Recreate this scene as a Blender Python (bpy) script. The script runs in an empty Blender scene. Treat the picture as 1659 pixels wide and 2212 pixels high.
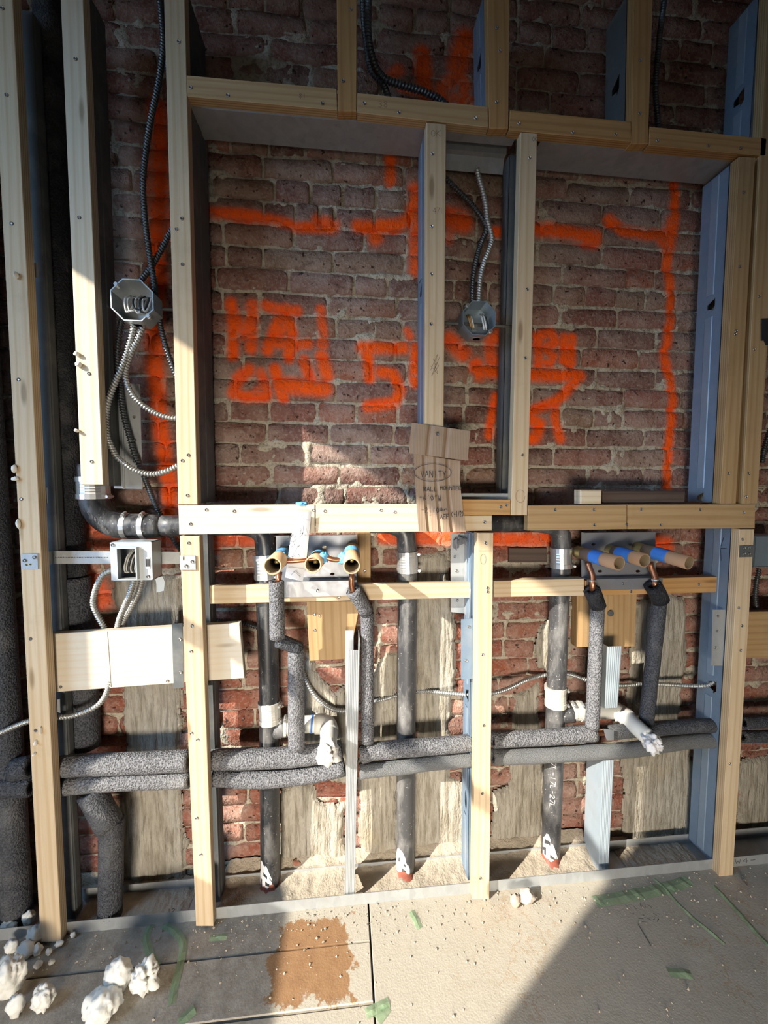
import bpy, bmesh, math, random
import numpy as np
from mathutils import Vector, Matrix

random.seed(7)
rng = np.random.default_rng(7)
C = bpy.context.scene.collection
SC = bpy.context.scene
W, H, F = 1659, 2212, 860.0
CAM = Vector((0.0, -1.03, 1.185))
YAW, PITCH, ROLL = math.radians(5.616), math.radians(3.787), math.radians(0.135)

# ------------------------------------------------------------------ camera
fw = Vector((math.sin(YAW)*math.cos(PITCH), math.cos(YAW)*math.cos(PITCH), -math.sin(PITCH)))
r0 = Vector((math.cos(YAW), -math.sin(YAW), 0)); u0 = r0.cross(fw)
RT = r0*math.cos(ROLL) + u0*math.sin(ROLL); UP = -r0*math.sin(ROLL) + u0*math.cos(ROLL)
cd = bpy.data.cameras.new('camera'); cam = bpy.data.objects.new('camera', cd); C.objects.link(cam)
M = Matrix((RT, UP, -fw)).transposed().to_4x4(); M.translation = CAM
cam.matrix_world = M
cd.sensor_fit = 'VERTICAL'; cd.sensor_height = 36.0; cd.lens = F/H*36.0
cd.clip_start = 0.02; cd.clip_end = 100
SC.camera = cam

# ------------------------------------------------------------------ sky, sun, lamp, exposure
wd = bpy.data.worlds.new('sky'); SC.world = wd; wd.use_nodes = True
bg = wd.node_tree.nodes['Background']
bg.inputs[0].default_value = (0.42, 0.66, 1.0, 1); bg.inputs[1].default_value = 9.0
sd = bpy.data.lights.new('sun', 'SUN'); sun = bpy.data.objects.new('sun', sd); C.objects.link(sun)
sun.rotation_euler = Vector((1, 0.62, -0.66)).to_track_quat('-Z', 'Y').to_euler()
sd.energy = 8.5; sd.angle = math.radians(0.6); sd.color = (1.0, 0.93, 0.80)
ld = bpy.data.lights.new('fill_light', 'AREA'); fill = bpy.data.objects.new('fill_light', ld); C.objects.link(fill)  # unseen fill light, added behind the camera; tight spread keeps the top dim
fill.location = (-0.35, -2.5, 0.38); fill.rotation_euler = (math.radians(83), 0, math.radians(-11))
ld.shape = 'RECTANGLE'; ld.size = 0.9; ld.size_y = 0.5; ld.energy = 19.0; ld.spread = math.radians(84); ld.color = (1.0, 0.90, 0.76)
SC.view_settings.view_transform = 'Standard'; SC.view_settings.look = 'None'
SC.view_settings.gamma = 1.0; SC.view_settings.use_curve_mapping = False
SC.view_settings.exposure = 0.24
SC.cycles.max_bounces = 8; SC.cycles.diffuse_bounces = 5; SC.cycles.glossy_bounces = 4
SC.cycles.sample_clamp_indirect = 6.0; SC.cycles.caustics_reflective = False; SC.cycles.caustics_refractive = False

# ------------------------------------------------------------------ helpers
BRICK = 0.150          # face of the bricks; wood faces stand at Y = 0
WT = 0.024             # thickness of the wood strips
def ray(px, py):
    return fw + RT*((px-W/2)/F) - UP*((py-H/2)/F)
def at(px, py, Y=0.0):
    d = ray(px, py); return CAM + d*((Y-CAM.y)/d.y)
def fl(px, py, z=0.0):
    d = ray(px, py); return CAM + d*((z-CAM.z)/d.z)
def mm(px, Y=0.0):     # px to metres at depth Y
    return px*(Y-CAM.y)/F
def project(p):
    v = Vector(p)-CAM; z = v.dot(fw); return W/2+F*v.dot(RT)/z, H/2-F*v.dot(UP)/z

def tag(o, label=None, cat=None, group=None, kind=None):
    if label: o['label'] = label
    if cat: o['category'] = cat
    if group: o['group'] = group
    if kind: o['kind'] = kind
    return o
def wloc(o):
    v = Vector(o.location)
    while o.parent is not None:
        o = o.parent; v += Vector(o.location)
    return v
def link(name, me, origin, parent=None):
    o = bpy.data.objects.new(name, me); C.objects.link(o)
    if parent is not None:
        o.parent = parent; o.location = Vector(origin)-wloc(parent)
    else:
        o.location = origin
    return o
def empty(name, loc):
    o = bpy.data.objects.new(name, None); o.empty_display_size = 0.02; C.objects.link(o); o.location = loc; return o
def mk(name, verts, faces, mats, parent=None, smooth=False, origin=None, mi=None, grain=None):
    v = np.asarray(verts, dtype=float)
    if origin is None:
        origin = Vector(((v[:,0].min()+v[:,0].max())/2, (v[:,1].min()+v[:,1].max())/2, v[:,2].min()))
    me = bpy.data.meshes.new(name)
    me.from_pydata((v-np.array(origin)).tolist(), [], faces)
    for m in (mats if isinstance(mats, (list, tuple)) else [mats]): me.materials.append(m)
    if mi is not None: me.polygons.foreach_set('material_index', mi)
    if smooth: me.polygons.foreach_set('use_smooth', [True]*len(me.polygons))
    if grain is not None:
        a = me.attributes.new('grain', 'FLOAT_VECTOR', 'POINT'); a.data.foreach_set('vector', np.asarray(grain, dtype=np.float32).ravel())
    me.update()
    return link(name, me, origin, parent)
def fixn(o):
    bm = bmesh.new(); bm.from_mesh(o.data); bmesh.ops.recalc_face_normals(bm, faces=bm.faces); bm.to_mesh(o.data); bm.free(); return o

class MB:
    def __init__(s): s.v = []; s.f = []; s.m = []
    def add(s, v, f, m=0):
        n = len(s.v); s.v += [tuple(p) for p in v]; s.f += [tuple(i+n for i in q) for q in f]; s.m += [m]*len(f)
    def box(s, a, b, m=0):
        x0,y0,z0 = a; x1,y1,z1 = b
        s.add([(x0,y0,z0),(x1,y0,z0),(x1,y1,z0),(x0,y1,z0),(x0,y0,z1),(x1,y0,z1),(x1,y1,z1),(x0,y1,z1)],
              [(0,3,2,1),(4,5,6,7),(0,1,5,4),(1,2,6,5),(2,3,7,6),(3,0,4,7)], m)
    def cyl(s, p, q, r, n=10, r2=None, m=0):
        p = Vector(p); q = Vector(q); d = (q-p).normalized(); a = d.orthogonal().normalized(); b = d.cross(a)
        r2 = r if r2 is None else r2
        v = [p+(a*math.cos(t)+b*math.sin(t))*r for t in [2*math.pi*i/n for i in range(n)]] + [q+(a*math.cos(t)+b*math.sin(t))*r2 for t in [2*math.pi*i/n for i in range(n)]]
        s.add(v, [(i,(i+1)%n,n+(i+1)%n,n+i) for i in range(n)]+[tuple(range(n))[::-1], tuple(range(n,2*n))], m)
    def build(s, name, mats, parent=None, smooth=False, origin=None):
        return fixn(mk(name, s.v, s.f, mats, parent, smooth, origin, s.m))

def vnoise(x, y, seed=0):
    r = np.random.default_rng(seed); T = r.random((256, 256))
    xi = np.floor(x).astype(int); yi = np.floor(y).astype(int); fx = x-xi; fy = y-yi
    fx = fx*fx*(3-2*fx); fy = fy*fy*(3-2*fy); g = lambda a, b: T[a % 256, b % 256]
    return (g(xi,yi)*(1-fx)+g(xi+1,yi)*fx)*(1-fy)+(g(xi,yi+1)*(1-fx)+g(xi+1,yi+1)*fx)*fy
def fbm(x, y, seed=0, o=4):
    s = 0; a = 0.5
    for i in range(o): s = s + a*vnoise(x*2**i, y*2**i, seed+i); a *= 0.5
    return s/(1-0.5**o)

def catmull(P, step):
    P = np.asarray([tuple(p) for p in P], dtype=float)
    if len(P) == 2:
        n = max(2, int(np.linalg.norm(P[1]-P[0])/step)+1); t = np.linspace(0,1,n)[:,None]; return P[0]*(1-t)+P[1]*t
    Q = np.vstack([2*P[0]-P[1], P, 2*P[-1]-P[-2]]); out = []
    for i in range(1, len(Q)-2):
        n = max(2, int(np.linalg.norm(Q[i+1]-Q[i])/step)); t = np.linspace(0,1,n,endpoint=False)[:,None]
        a,b,c,d = Q[i-1],Q[i],Q[i+1],Q[i+2]
        out.append(0.5*((2*b)+(-a+c)*t+(2*a-5*b+4*c-d)*t*t+(-a+3*b-3*c+d)*t**3))
    out.append(P[-1:]); return np.vstack(out)
def frames(p):
    T = np.gradient(p, axis=0); T /= np.linalg.norm(T, axis=1)[:,None]+1e-12
    N = np.zeros_like(p); a = np.array([0,-1.0,0.13]) if abs(T[0][1]) < .9 else np.array([0,0.1,1.0])
    a = a-T[0]*a.dot(T[0]); N[0] = a/np.linalg.norm(a)
    for i in range(1, len(p)):
        a = N[i-1]-T[i]*N[i-1].dot(T[i]); N[i] = a/np.linalg.norm(a)
    return T, N, np.cross(T, N)
def tube(name, pts, r, mat, parent=None, n=16, step=0.01, hole=None, mod=None, rough=0.0, straight=False, cap=True):
    p = np.asarray([tuple(q) for q in pts], dtype=float) if straight else catmull(pts, step)
    T, N, B = frames(p); s = np.concatenate([[0], np.cumsum(np.linalg.norm(np.diff(p, axis=0), axis=1))])
    th = np.linspace(0, 2*np.pi, n, endpoint=False)
    R = np.full((len(p), n), 1.0)*(np.asarray(r) if np.ndim(r) == 0 else np.interp(s/s[-1], np.linspace(0,1,len(r)), r)[:,None])
    if mod is not None: R = R*mod(s[:,None], th[None,:])
    if rough: R = R*(1+rough*(fbm(s[:,None]*25+th[None,:]*0, np.cos(th)[None,:]*2+np.sin(th)[None,:]*3+s[:,None]*0, len(name)+int(p[0][0]*1000)%50)-.5)*2)
    V = p[:,None,:]+R[:,:,None]*(np.cos(th)[None,:,None]*N[:,None,:]+np.sin(th)[None,:,None]*B[:,None,:])
    V = V.reshape(-1,3).tolist(); L = len(p); Fc = []
    for i in range(L-1):
        a = i*n
        for j in range(n):
            k = (j+1) % n; Fc.append((a+j, a+k, a+n+k, a+n+j))
    if hole:
        for e, sg in ((0, 1), (L-1, -1)):
            o = len(V); c = p[e]; dp = T[e]*sg*min(0.02, s[-1]*.4)
            for q in (np.zeros(3), dp):
                V += [tuple(c+q+hole*(math.cos(t)*N[e]+math.sin(t)*B[e])) for t in th]
            for j in range(n):
                k = (j+1) % n
                Fc.append((e*n+j, o+j, o+k, e*n+k)); Fc.append((o+j, o+n+j, o+n+k, o+k))
            Fc.append(tuple(o+n+j for j in range(n)))
    elif cap:
        Fc.append(tuple(range(n))[::-1]); Fc.append(tuple((L-1)*n+j for j in range(n)))
    return fixn(mk(name, V, Fc, mat, parent, smooth=True))
def path(px, Y):
    if np.ndim(Y) == 0: Y = [Y]*len(px)
    return [at(a, b, y) for (a, b), y in zip(px, Y)]

def plate(name, quad, Y, t, mat, parent=None, holes=(), raw=None):
    """flat plate facing -Y from px outline, with px hole outlines"""
    out = [at(a, b, Y) for a, b in quad] if raw is None else raw
    bm = bmesh.new(); ed = []
    for loop in [out]+[[at(a, b, Y) for a, b in h] for h in holes]:
        vs = [bm.verts.new(v) for v in loop]
        ed += [bm.edges.new((vs[i], vs[(i+1) % len(vs)])) for i in range(len(vs))]
    bmesh.ops.triangle_fill(bm, edges=ed, use_beauty=True)
    ex = bmesh.ops.extrude_face_region(bm, geom=bm.faces[:])
    for g in ex['geom']:
        if isinstance(g, bmesh.types.BMVert): g.co.y += t
    bmesh.ops.recalc_face_normals(bm, faces=bm.faces)
    bm.verts.index_update()
    v = [tuple(q.co) for q in bm.verts]; f = [[q.index for q in p.verts] for p in bm.faces]; bm.free()
    return mk(name, v, f, mat, parent)

# ------------------------------------------------------------------ materials
class NT:
    def __init__(s, name):
        s.mat = bpy.data.materials.new(name); s.mat.use_nodes = True; s.t = s.mat.node_tree; s.n = s.t.nodes; s.b = s.n['Principled BSDF']
    def node(s, ty, **k):
        x = s.n.new(ty)
        for a, v in k.items(): setattr(x, a, v)
        return x
    def l(s, a, b): s.t.links.new(a, b)
    def val(s, sock, v):
        if hasattr(v, 'links') or isinstance(v, bpy.types.NodeSocket): s.l(v, sock)
        else: sock.default_value = v
    def noise(s, vec, scale, detail=4, rough=.55, dist=0.0, dim='3D'):
        x = s.node('ShaderNodeTexNoise'); x.inputs['Scale'].default_value = scale; x.inputs['Detail'].default_value = detail
        x.inputs['Roughness'].default_value = rough; x.inputs['Distortion'].default_value = dist
        if vec is not None: s.l(vec, x.inputs['Vector'])
        return x.outputs['Fac']
    def voro(s, vec, scale, feature='F1'):
        x = s.node('ShaderNodeTexVoronoi', feature=feature); x.inputs['Scale'].default_value = scale
        if vec is not None: s.l(vec, x.inputs['Vector'])
        return x
    def math(s, op, a, b=0.0, clamp=False):
        x = s.node('ShaderNodeMath', operation=op, use_clamp=clamp); s.val(x.inputs[0], a); s.val(x.inputs[1], b); return x.outputs[0]
    def ramp(s, f, *stops, interp='LINEAR'):
        x = s.node('ShaderNodeValToRGB'); s.l(f, x.inputs[0]); e = x.color_ramp.elements; x.color_ramp.interpolation = interp
        while len(e) < len(stops): e.new(0.5)
        for i, (p, c) in enumerate(stops):
            e[i].position = p; e[i].color = (*c, 1) if len(c) == 3 else c
        return x.outputs[0]
    def mix(s, f, a, b, mode='MIX'):
        x = s.node('ShaderNodeMix', data_type='RGBA', blend_type=mode)
        s.val(x.inputs[0], f)
        for k, v in ((6, a), (7, b)): s.val(x.inputs[k], (*v, 1) if isinstance(v, tuple) and len(v) == 3 else v)
        return x.outputs[2]
    def map(s, vec, scale=(1,1,1), loc=(0,0,0), rot=(0,0,0)):
        x = s.node('ShaderNodeMapping'); s.l(vec, x.inputs[0]); x.inputs['Scale'].default_value = scale; x.inputs['Location'].default_value = loc; x.inputs['Rotation'].default_value = rot; return x.outputs[0]
    def pos(s): return s.node('ShaderNodeNewGeometry').outputs['Position']
    def obj(s): return s.node('ShaderNodeTexCoord').outputs['Object']
    def rand(s): return s.node('ShaderNodeObjectInfo').outputs['Random']
    def bump(s, h, strength=.4, dist=.003, prev=None):
        x = s.node('ShaderNodeBump'); x.inputs['Strength'].default_value = strength; x.inputs['Distance'].default_value = dist
        s.l(h, x.inputs['Height'])
        if prev is not None: s.l(prev, x.inputs['Normal'])
        s.l(x.outputs[0], s.b.inputs['Normal']); return x.outputs[0]
    def set(s, color=None, rough=None, metal=None, spec=None):
        for k, v in (('Base Color', color), ('Roughness', rough), ('Metallic', metal), ('Specular IOR Level', spec)):
            if v is None: continue
            s.val(s.b.inputs[k], (*v, 1) if isinstance(v, tuple) and len(v) == 3 else v)
        return s.mat

def wood(name, pale, dark, ring, knots=True):
    m = NT(name); g = m.node('ShaderNodeAttribute', attribute_name='grain').outputs['Vector']
    r = m.rand(); off = m.node('ShaderNodeCombineXYZ'); m.l(m.math('MULTIPLY', r, 37.0), off.inputs[0]); m.l(m.math('MULTIPLY', r, 13.0), off.inputs[1])
    add = m.node('ShaderNodeVectorMath', operation='ADD'); m.l(g, add.inputs[0]); m.l(off.outputs[0], add.inputs[1]); v = add.outputs[0]
    broad = m.noise(m.map(v, (2.2, 22, 22)), 1.0, 3, .6, .8)
    fine = m.noise(m.map(v, (9, 260, 260)), 1.0, 3, .6)
    rings = m.node('ShaderNodeTexWave', wave_type='BANDS', bands_direction='Y'); m.l(m.map(v, (1.1, 16, 16)), rings.inputs[0])
    rings.inputs['Scale'].default_value = 1.0; rings.inputs['Distortion'].default_value = 7.0; rings.inputs['Detail'].default_value = 2; rings.inputs['Detail Scale'].default_value = .7
    c = m.mix(broad, pale, dark)
    c = m.mix(m.math('MULTIPLY', m.ramp(rings.outputs[1], (.55,(0,0,0)), (1,(1,1,1))), .45), c, ring)
    c = m.mix(m.math('MULTIPLY', m.ramp(fine, (.45,(0,0,0)), (.8,(1,1,1))), .35), c, ring)
    # the plies of the plywood show on the edges of the strips
    nrm = m.node('ShaderNodeSeparateXYZ'); m.l(m.node('ShaderNodeNewGeometry').outputs['True Normal'], nrm.inputs[0])
    edge = m.math('LESS_THAN', m.math('ABSOLUTE', nrm.outputs[1]), .5)
    gz = m.node('ShaderNodeSeparateXYZ'); m.l(g, gz.inputs[0])
    ply = m.math('SINE', m.math('MULTIPLY', gz.outputs[2], 2*math.pi/0.0062))
    plym = m.math('MULTIPLY', m.math('GREATER_THAN', m.math('ADD', ply, m.math('MULTIPLY', m.noise(m.map(v, (30, 5, 5)), 1.0), .9)), .75), edge)
    c = m.mix(m.math('MULTIPLY', plym, .55), c, tuple(q*.55 for q in ring))
    if knots:
        k = m.voro(m.map(v, (3.2, 14, 0.0)), 1.0)
        kf = m.ramp(k.outputs['Distance'], (.055,(1,1,1)), (.12,(0,0,0)))
        c = m.mix(m.math('MULTIPLY', kf, .7), c, tuple(q*.45 for q in ring))
    dirt = m.ramp(m.noise(m.pos(), 9, 5, .65), (.56,(0,0,0)), (.8,(1,1,1)))
    c = m.mix(m.math('MULTIPLY', dirt, .35), c, tuple(q*.5 for q in dark))
    m.bump(m.math('ADD', fine, rings.outputs[1]), .12, .002)
    return m.set(c, .62, spec=.25)
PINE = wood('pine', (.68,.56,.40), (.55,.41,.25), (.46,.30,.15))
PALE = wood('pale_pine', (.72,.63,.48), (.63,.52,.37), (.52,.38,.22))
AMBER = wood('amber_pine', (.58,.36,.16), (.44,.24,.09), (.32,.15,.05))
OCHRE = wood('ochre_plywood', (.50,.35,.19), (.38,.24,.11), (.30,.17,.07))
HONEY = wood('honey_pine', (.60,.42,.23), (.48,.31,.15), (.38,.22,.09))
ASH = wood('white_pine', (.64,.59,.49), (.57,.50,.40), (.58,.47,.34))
OLD = wood('weathered_wood', (.14,.10,.08), (.08,.055,.045), (.05,.035,.03), False)

def metal(name, col, rough=.42, mt=.75, spangle=.35):
    m = NT(name); o = m.pos()
    n1 = m.noise(m.map(o, (1,1,.6)), 26, 4, .6, .6); v = m.voro(m.map(o, (1,1,.5)), 55)
    c = m.mix(m.math('MULTIPLY', n1, spangle*1.2), col, tuple(q*.55 for q in col))
    c = m.mix(m.math('MULTIPLY', v.outputs['Color'], spangle*.4), c, tuple(min(1, q*1.35) for q in col))
    dust = m.ramp(m.noise(o, 7, 5, .65), (.5,(0,0,0)), (.75,(1,1,1)))
    c = m.mix(m.math('MULTIPLY', dust, .3), c, (.42,.40,.36))
    sc = m.noise(m.map(o, (70, 70, 6)), 1.0, 2)
    m.bump(m.math('ADD', n1, m.math('MULTIPLY', sc, .4)), .10, .002)
    return m.set(c, m.math('ADD', m.math('MULTIPLY', n1, .3), rough-.12), mt)
STEEL = metal('galvanised_steel', (.42,.44,.45), .48, .4, .75)
BLUE = metal('skylight_tinted_steel', (.19,.265,.36), .52, .3, .5)  # stud steel with the blue skylight put into its colour
BEAD = metal('skylit_sheen_bead', (.25,.325,.41), .45, .3, .4)  # same sky tint, the bead's sheen put in as a lighter colour
BLUEL = metal('pale_skylight_steel', (.40,.47,.53), .45, .35, .5)  # paler stud steel, sky tint put into its colour as well
PLATE = metal('bare_steel_plate', (.34,.35,.375), .5, .7, .3)
DULL = metal('dull_shaded_steel', (.10,.108,.11), .75, .1)  # dark small parts, and stud steel with shade put into its colour
SCREW = metal('zinc_screw', (.34,.33,.32), .35, .9, .1)
def plain(name, col, rough=.5, mt=0.0, nscale=30, var=.25, bump=.0, bscale=200, bdist=.001, spec=None):
    m = NT(name); o = m.pos(); n = m.noise(o, nscale, 4, .6)
    c = m.mix(n, tuple(q*(1-var) for q in col), tuple(min(1, q*(1+var)) for q in col))
    if bump: m.bump(m.noise(o, bscale, 2), bump, bdist)
    return m.set(c, rough, mt, spec)
def abs_mat(name, base, dust):
    m = NT(name); o = m.pos()
    d = m.ramp(m.noise(m.map(o, (1,1,.35)), 22, 6, .7), (.47,(0,0,0)), (.68,(1,1,1))); sp = m.ramp(m.noise(o, 160, 2), (.66,(0,0,0)), (.74,(1,1,1)))
    c = m.mix(m.math('MULTIPLY', d, .6), base, dust); c = m.mix(m.math('MULTIPLY', sp, .5), c, (.6,.58,.54))
    return m.set(c, m.math('ADD', m.math('MULTIPLY', d, .35), .33))
ABS = abs_mat('black_plastic_pipe', (.022,.023,.026), (.17,.165,.16))
ABSD = abs_mat('dusty_black_plastic_pipe', (.05,.05,.053), (.26,.25,.24))
def foam_mat(name, a, b, sc=230):
    m = NT(name); o = m.pos(); v = m.voro(o, sc); n = m.noise(o, sc*1.3, 2)
    big = m.noise(o, 8, 4, .6)
    c = m.mix(m.ramp(m.math('ADD', m.math('MULTIPLY', n, .7), m.math('MULTIPLY', v.outputs['Distance'], .5)), (.40,(0,0,0)), (.80,(1,1,1))), a, b)
    c = m.mix(m.math('MULTIPLY', m.ramp(big, (.5,(0,0,0)), (.72,(1,1,1))), .35), c, (.24,.235,.23))
    m.bump(m.math('ADD', v.outputs['Distance'], n), .9, .0028)
    return m.set(c, .68, spec=.35)
FOAM = foam_mat('grey_foam_sleeve', (.045,.046,.052), (.22,.22,.235))
FOAMD = foam_mat('black_foam_sleeve', (.022,.024,.030), (.085,.09,.105))
FOAMX = foam_mat('coal_foam_sleeve', (.006,.007,.009), (.022,.024,.03))
SMOOTHF = foam_mat('smooth_grey_foam_sleeve', (.13,.135,.14), (.21,.215,.22), 500)
CABLE = metal('armoured_cable_steel', (.46,.47,.46), .36, .7, .15)
CABLED = metal('dark_armoured_cable_steel', (.10,.11,.12), .38, .8, .15)
BANDM = metal('stainless_band', (.66,.66,.65), .32, .8, .15)
BOXM = metal('pressed_steel_box', (.50,.53,.54), .40, .65, .2)
BOXB = metal('bluish_pressed_steel_box', (.34,.42,.48), .40, .65, .2)
PVC = plain('white_plastic_pipe', (.70,.69,.64), .45, 0, 14, .14, .15, 90)
RUBBER = plain('pale_dusty_rubber', (.50,.48,.43), .7, 0, 40, .2, .2, 150)
COPPER = plain('copper', (.46,.20,.11), .36, .9, 40, .3)
BRASS = plain('brass', (.52,.40,.17), .4, .85, 40, .2)
CARD = plain('brown_cardboard_tube', (.33,.20,.12), .8, 0, 25, .12)
TAN = plain('tan_cardboard_tube', (.62,.42,.24), .8, 0, 25, .12)
TUBESHADE = plain('shaded_tube_inside', (.17,.125,.07), .9, 0, 25, .12)  # tube bore darker than the outside: shade put into the colour
TAPE = plain('blue_masking_tape', (.045,.20,.66), .6, 0, 60, .2, .35, 120, .002)
PALETAPE = plain('pale_blue_masking_tape', (.16,.46,.80), .6, 0, 60, .25, .5, 120, .003)
PAPER = plain('white_paper', (.72,.73,.76), .8, 0, 12, .06)
TISSUE = plain('crumpled_white_paper', (.66,.65,.66), .8, 0, 20, .1, .3, 60)
SPRAYFOAM = plain('white_expanding_foam', (.80,.79,.74), .6, 0, 30, .06, .3, 70, .002)
INK = plain('black_ink', (.02,.02,.025), .7); PENCIL = plain('pencil', (.12,.10,.09), .8)
WHITE = plain('white_paint', (.72,.72,.70), .6); REDPUTTY = plain('red_sealant', (.30,.085,.055), .6, 0, 60, .3, .5, 80, .003)
WIREW = plain('white_wire_jacket', (.62,.61,.58), .45); WIREB = plain('black_wire_jacket', (.02,.02,.02), .4); WIREY = plain('ochre_wire_jacket', (.40,.22,.08), .45)
BLACKV = plain('black_rubber', (.02,.02,.022), .6)
STONE = plain('brown_stone', (.42,.32,.25), .9, 0, 50, .3, .5, 90, .003)

# spray paint on the bricks: stroke centre lines in photo pixels, half width, strength
STROKES = [
 ([(338,225),(345,330),(345,430),(335,520),(342,600),(331,700),(334,790),(341,870),(350,950),(358,1000),(366,1050),(364,1112)],14,.95),
 ([(322,330),(318,420)],10,.5),([(345,370),(350,500)],22,.6),
 ([(448,461),(520,464),(587,474),(635,487)],9,.95),([(647,491),(719,494)],9,1),([(690,482),(718,488)],14,.9),
 ([(772,488),(807,491),(852,488),(882,476),(900,432)],11,1),([(810,498),(812,514)],13,.95),([(897,412),(903,467),(900,521),(900,585)],13,.9),([(845,300),(843,390)],9,1),
 ([(498,655),(504,700),(502,768)],10,1),([(545,660),(542,752)],10,.95),([(504,680),(527,722),(543,690)],12,.9),
 ([(578,755),(599,698),(617,668),(630,719),(624,775)],10,1),([(578,742),(666,744)],9,.95),([(572,660),(600,668),(641,671)],9,.9),([(595,735),(612,700)],12,.9),
 ([(692,668),(698,722)],8,.85),([(697,740),(697,744)],10,.95),([(641,748),(665,740)],8,.9),
 ([(505,850),(513,820),(537,800)],11,.95),([(505,848),(529,858),(575,856)],10,.95),([(563,806),(578,849)],9,.85),([(562,835),(545,850)],6,.6),
 ([(594,798),(611,858)],10,1),([(608,833),(701,840)],15,1),([(656,780),(671,820)],10,.95),([(695,770),(706,812)],11,.95),
 ([(782,752),(872,752)],11,1),([(794,760),(799,816)],10,1),([(822,802),(850,808),(866,840),(855,870),(795,878)],10,1),([(879,713),(886,728)],6,.8),([(897,752),(896,828)],9,1),
 ([(968,735),(1000,762)],16,.9),([(966,470),(1000,480)],19,.95),([(1066,500),(1096,502)],10,.95),([(975,480),(970,520)],8,.6),
 ([(1090,716),(1060,742),(1062,775),(1090,790)],12,.85),([(1028,798),(1090,806),(1160,810),(1252,812)],12,1),([(1030,790),(1036,806)],14,.95),
 ([(1252,812),(1215,858),(1182,876),(1148,888)],10,1),([(1160,727),(1190,719),(1200,742),(1178,752)],9,.95),([(1163,734),(1165,788)],9,.95),([(1178,752),(1197,768),(1190,786),(1165,788)],9,.95),
 ([(1219,731),(1219,780),(1235,790),(1235,731)],9,1),([(1072,858),(1062,905),(1058,940)],9,.95),([(1148,905),(1168,918),(1157,946),(1145,948)],11,1),([(1204,868),(1199,900),(1211,948)],9,.95),
 ([(1157,494),(1229,502),(1281,514)],13,1),([(1270,514),(1284,516)],18,.95),
 ([(1317,475),(1347,499),(1401,508),(1458,502)],10,1),([(1430,515),(1446,528)],12,.95),([(1458,395),(1458,465),(1450,529),(1443,571),(1446,610),(1451,640),(1449,685),(1440,745),(1438,775),(1449,816),(1452,876),(1449,927),(1446,966),(1443,1056)],9,1),([(1452,480),(1447,540)],13,.9),
 ([(912,115),(918,195)],15,.9),([(845,165),(862,150)],12,.7),([(1005,85),(988,145)],20,.9),([(990,165),(955,190),(962,212)],13,.85),([(990,165),(1005,185),(1000,218)],12,.85),([(868,190),(1025,218)],8,.75),
 ([(180,1146),(385,1160)],15,.6),([(178,1250),(215,1290)],24,.7),([(185,1175),(390,1190)],8,.55),([(830,1162),(970,1165)],13,.75),([(985,1166),(1190,1166)],14,.85),([(455,1166),(548,1170)],9,.55),([(1408,1168),(1440,1176)],15,.9),([(452,1172),(462,1185)],10,.7)]
PX0, PX1, PZ0, PZ1, PN = -1.2, 1.6, 0.4, 2.8, 1100
def paint_image():
    nz = int(PN*(PZ1-PZ0)/(PX1-PX0)); A = np.zeros((nz, PN)); res = (PX1-PX0)/PN
    for pts, hw, st in STROKES:
        w = [at(a, b, BRICK) for a, b in pts]; rad = mm(hw*.88, BRICK); soft = rad*.65+.006
        for p, q in zip(w[:-1], w[1:]):
            e = rad+soft*2; x0, x1 = min(p.x,q.x)-e, max(p.x,q.x)+e; z0, z1 = min(p.z,q.z)-e, max(p.z,q.z)+e
            i0, i1 = max(0,int((x0-PX0)/res)), min(PN,int((x1-PX0)/res)+1); j0, j1 = max(0,int((z0-PZ0)/res)), min(nz,int((z1-PZ0)/res)+1)
            if i1 <= i0 or j1 <= j0: continue
            X, Z = np.meshgrid(PX0+(np.arange(i0,i1)+.5)*res, PZ0+(np.arange(j0,j1)+.5)*res)
            d = np.array([q.x-p.x, q.z-p.z]); L = d.dot(d)+1e-9; t = np.clip(((X-p.x)*d[0]+(Z-p.z)*d[1])/L, 0, 1)
            D = np.hypot(X-p.x-t*d[0], Z-p.z-t*d[1]); a = np.clip(1-(D-rad+soft*.5)/(soft*1.6), 0, 1); a = a*a*(3-2*a)*st
            A[j0:j1, i0:i1] = np.maximum(A[j0:j1, i0:i1], a)
    im = bpy.data.images.new('spray_strokes', PN, nz, float_buffer=True); im.colorspace_settings.name = 'Non-Color'
    px = np.ones((nz, PN, 4), dtype=np.float32); px[:,:,:3] = A[:,:,None]; im.pixels.foreach_set(px.ravel()); im.pack(); return im
PIMG = paint_image()
def paint_factor(m):
    x = m.node('ShaderNodeSeparateXYZ'); m.l(m.pos(), x.inputs[0]); c = m.node('ShaderNodeCombineXYZ')
    mr = lambda s, a, b: m.math('DIVIDE', m.math('SUBTRACT', s, a), b-a)
    m.l(mr(x.outputs[0], PX0, PX1), c.inputs[0]); m.l(mr(x.outputs[2], PZ0, PZ1), c.inputs[1])
    t = m.node('ShaderNodeTexImage', extension='CLIP'); t.image = PIMG; m.l(c.outputs[0], t.inputs[0])
    n = m.noise(m.pos(), 60, 4, .7)
    return m.math('MULTIPLY', t.outputs[0], m.ramp(n, (.22,(.35,.35,.35)), (.5,(1,1,1))))
ORANGE = (.95,.105,.004)
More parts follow.
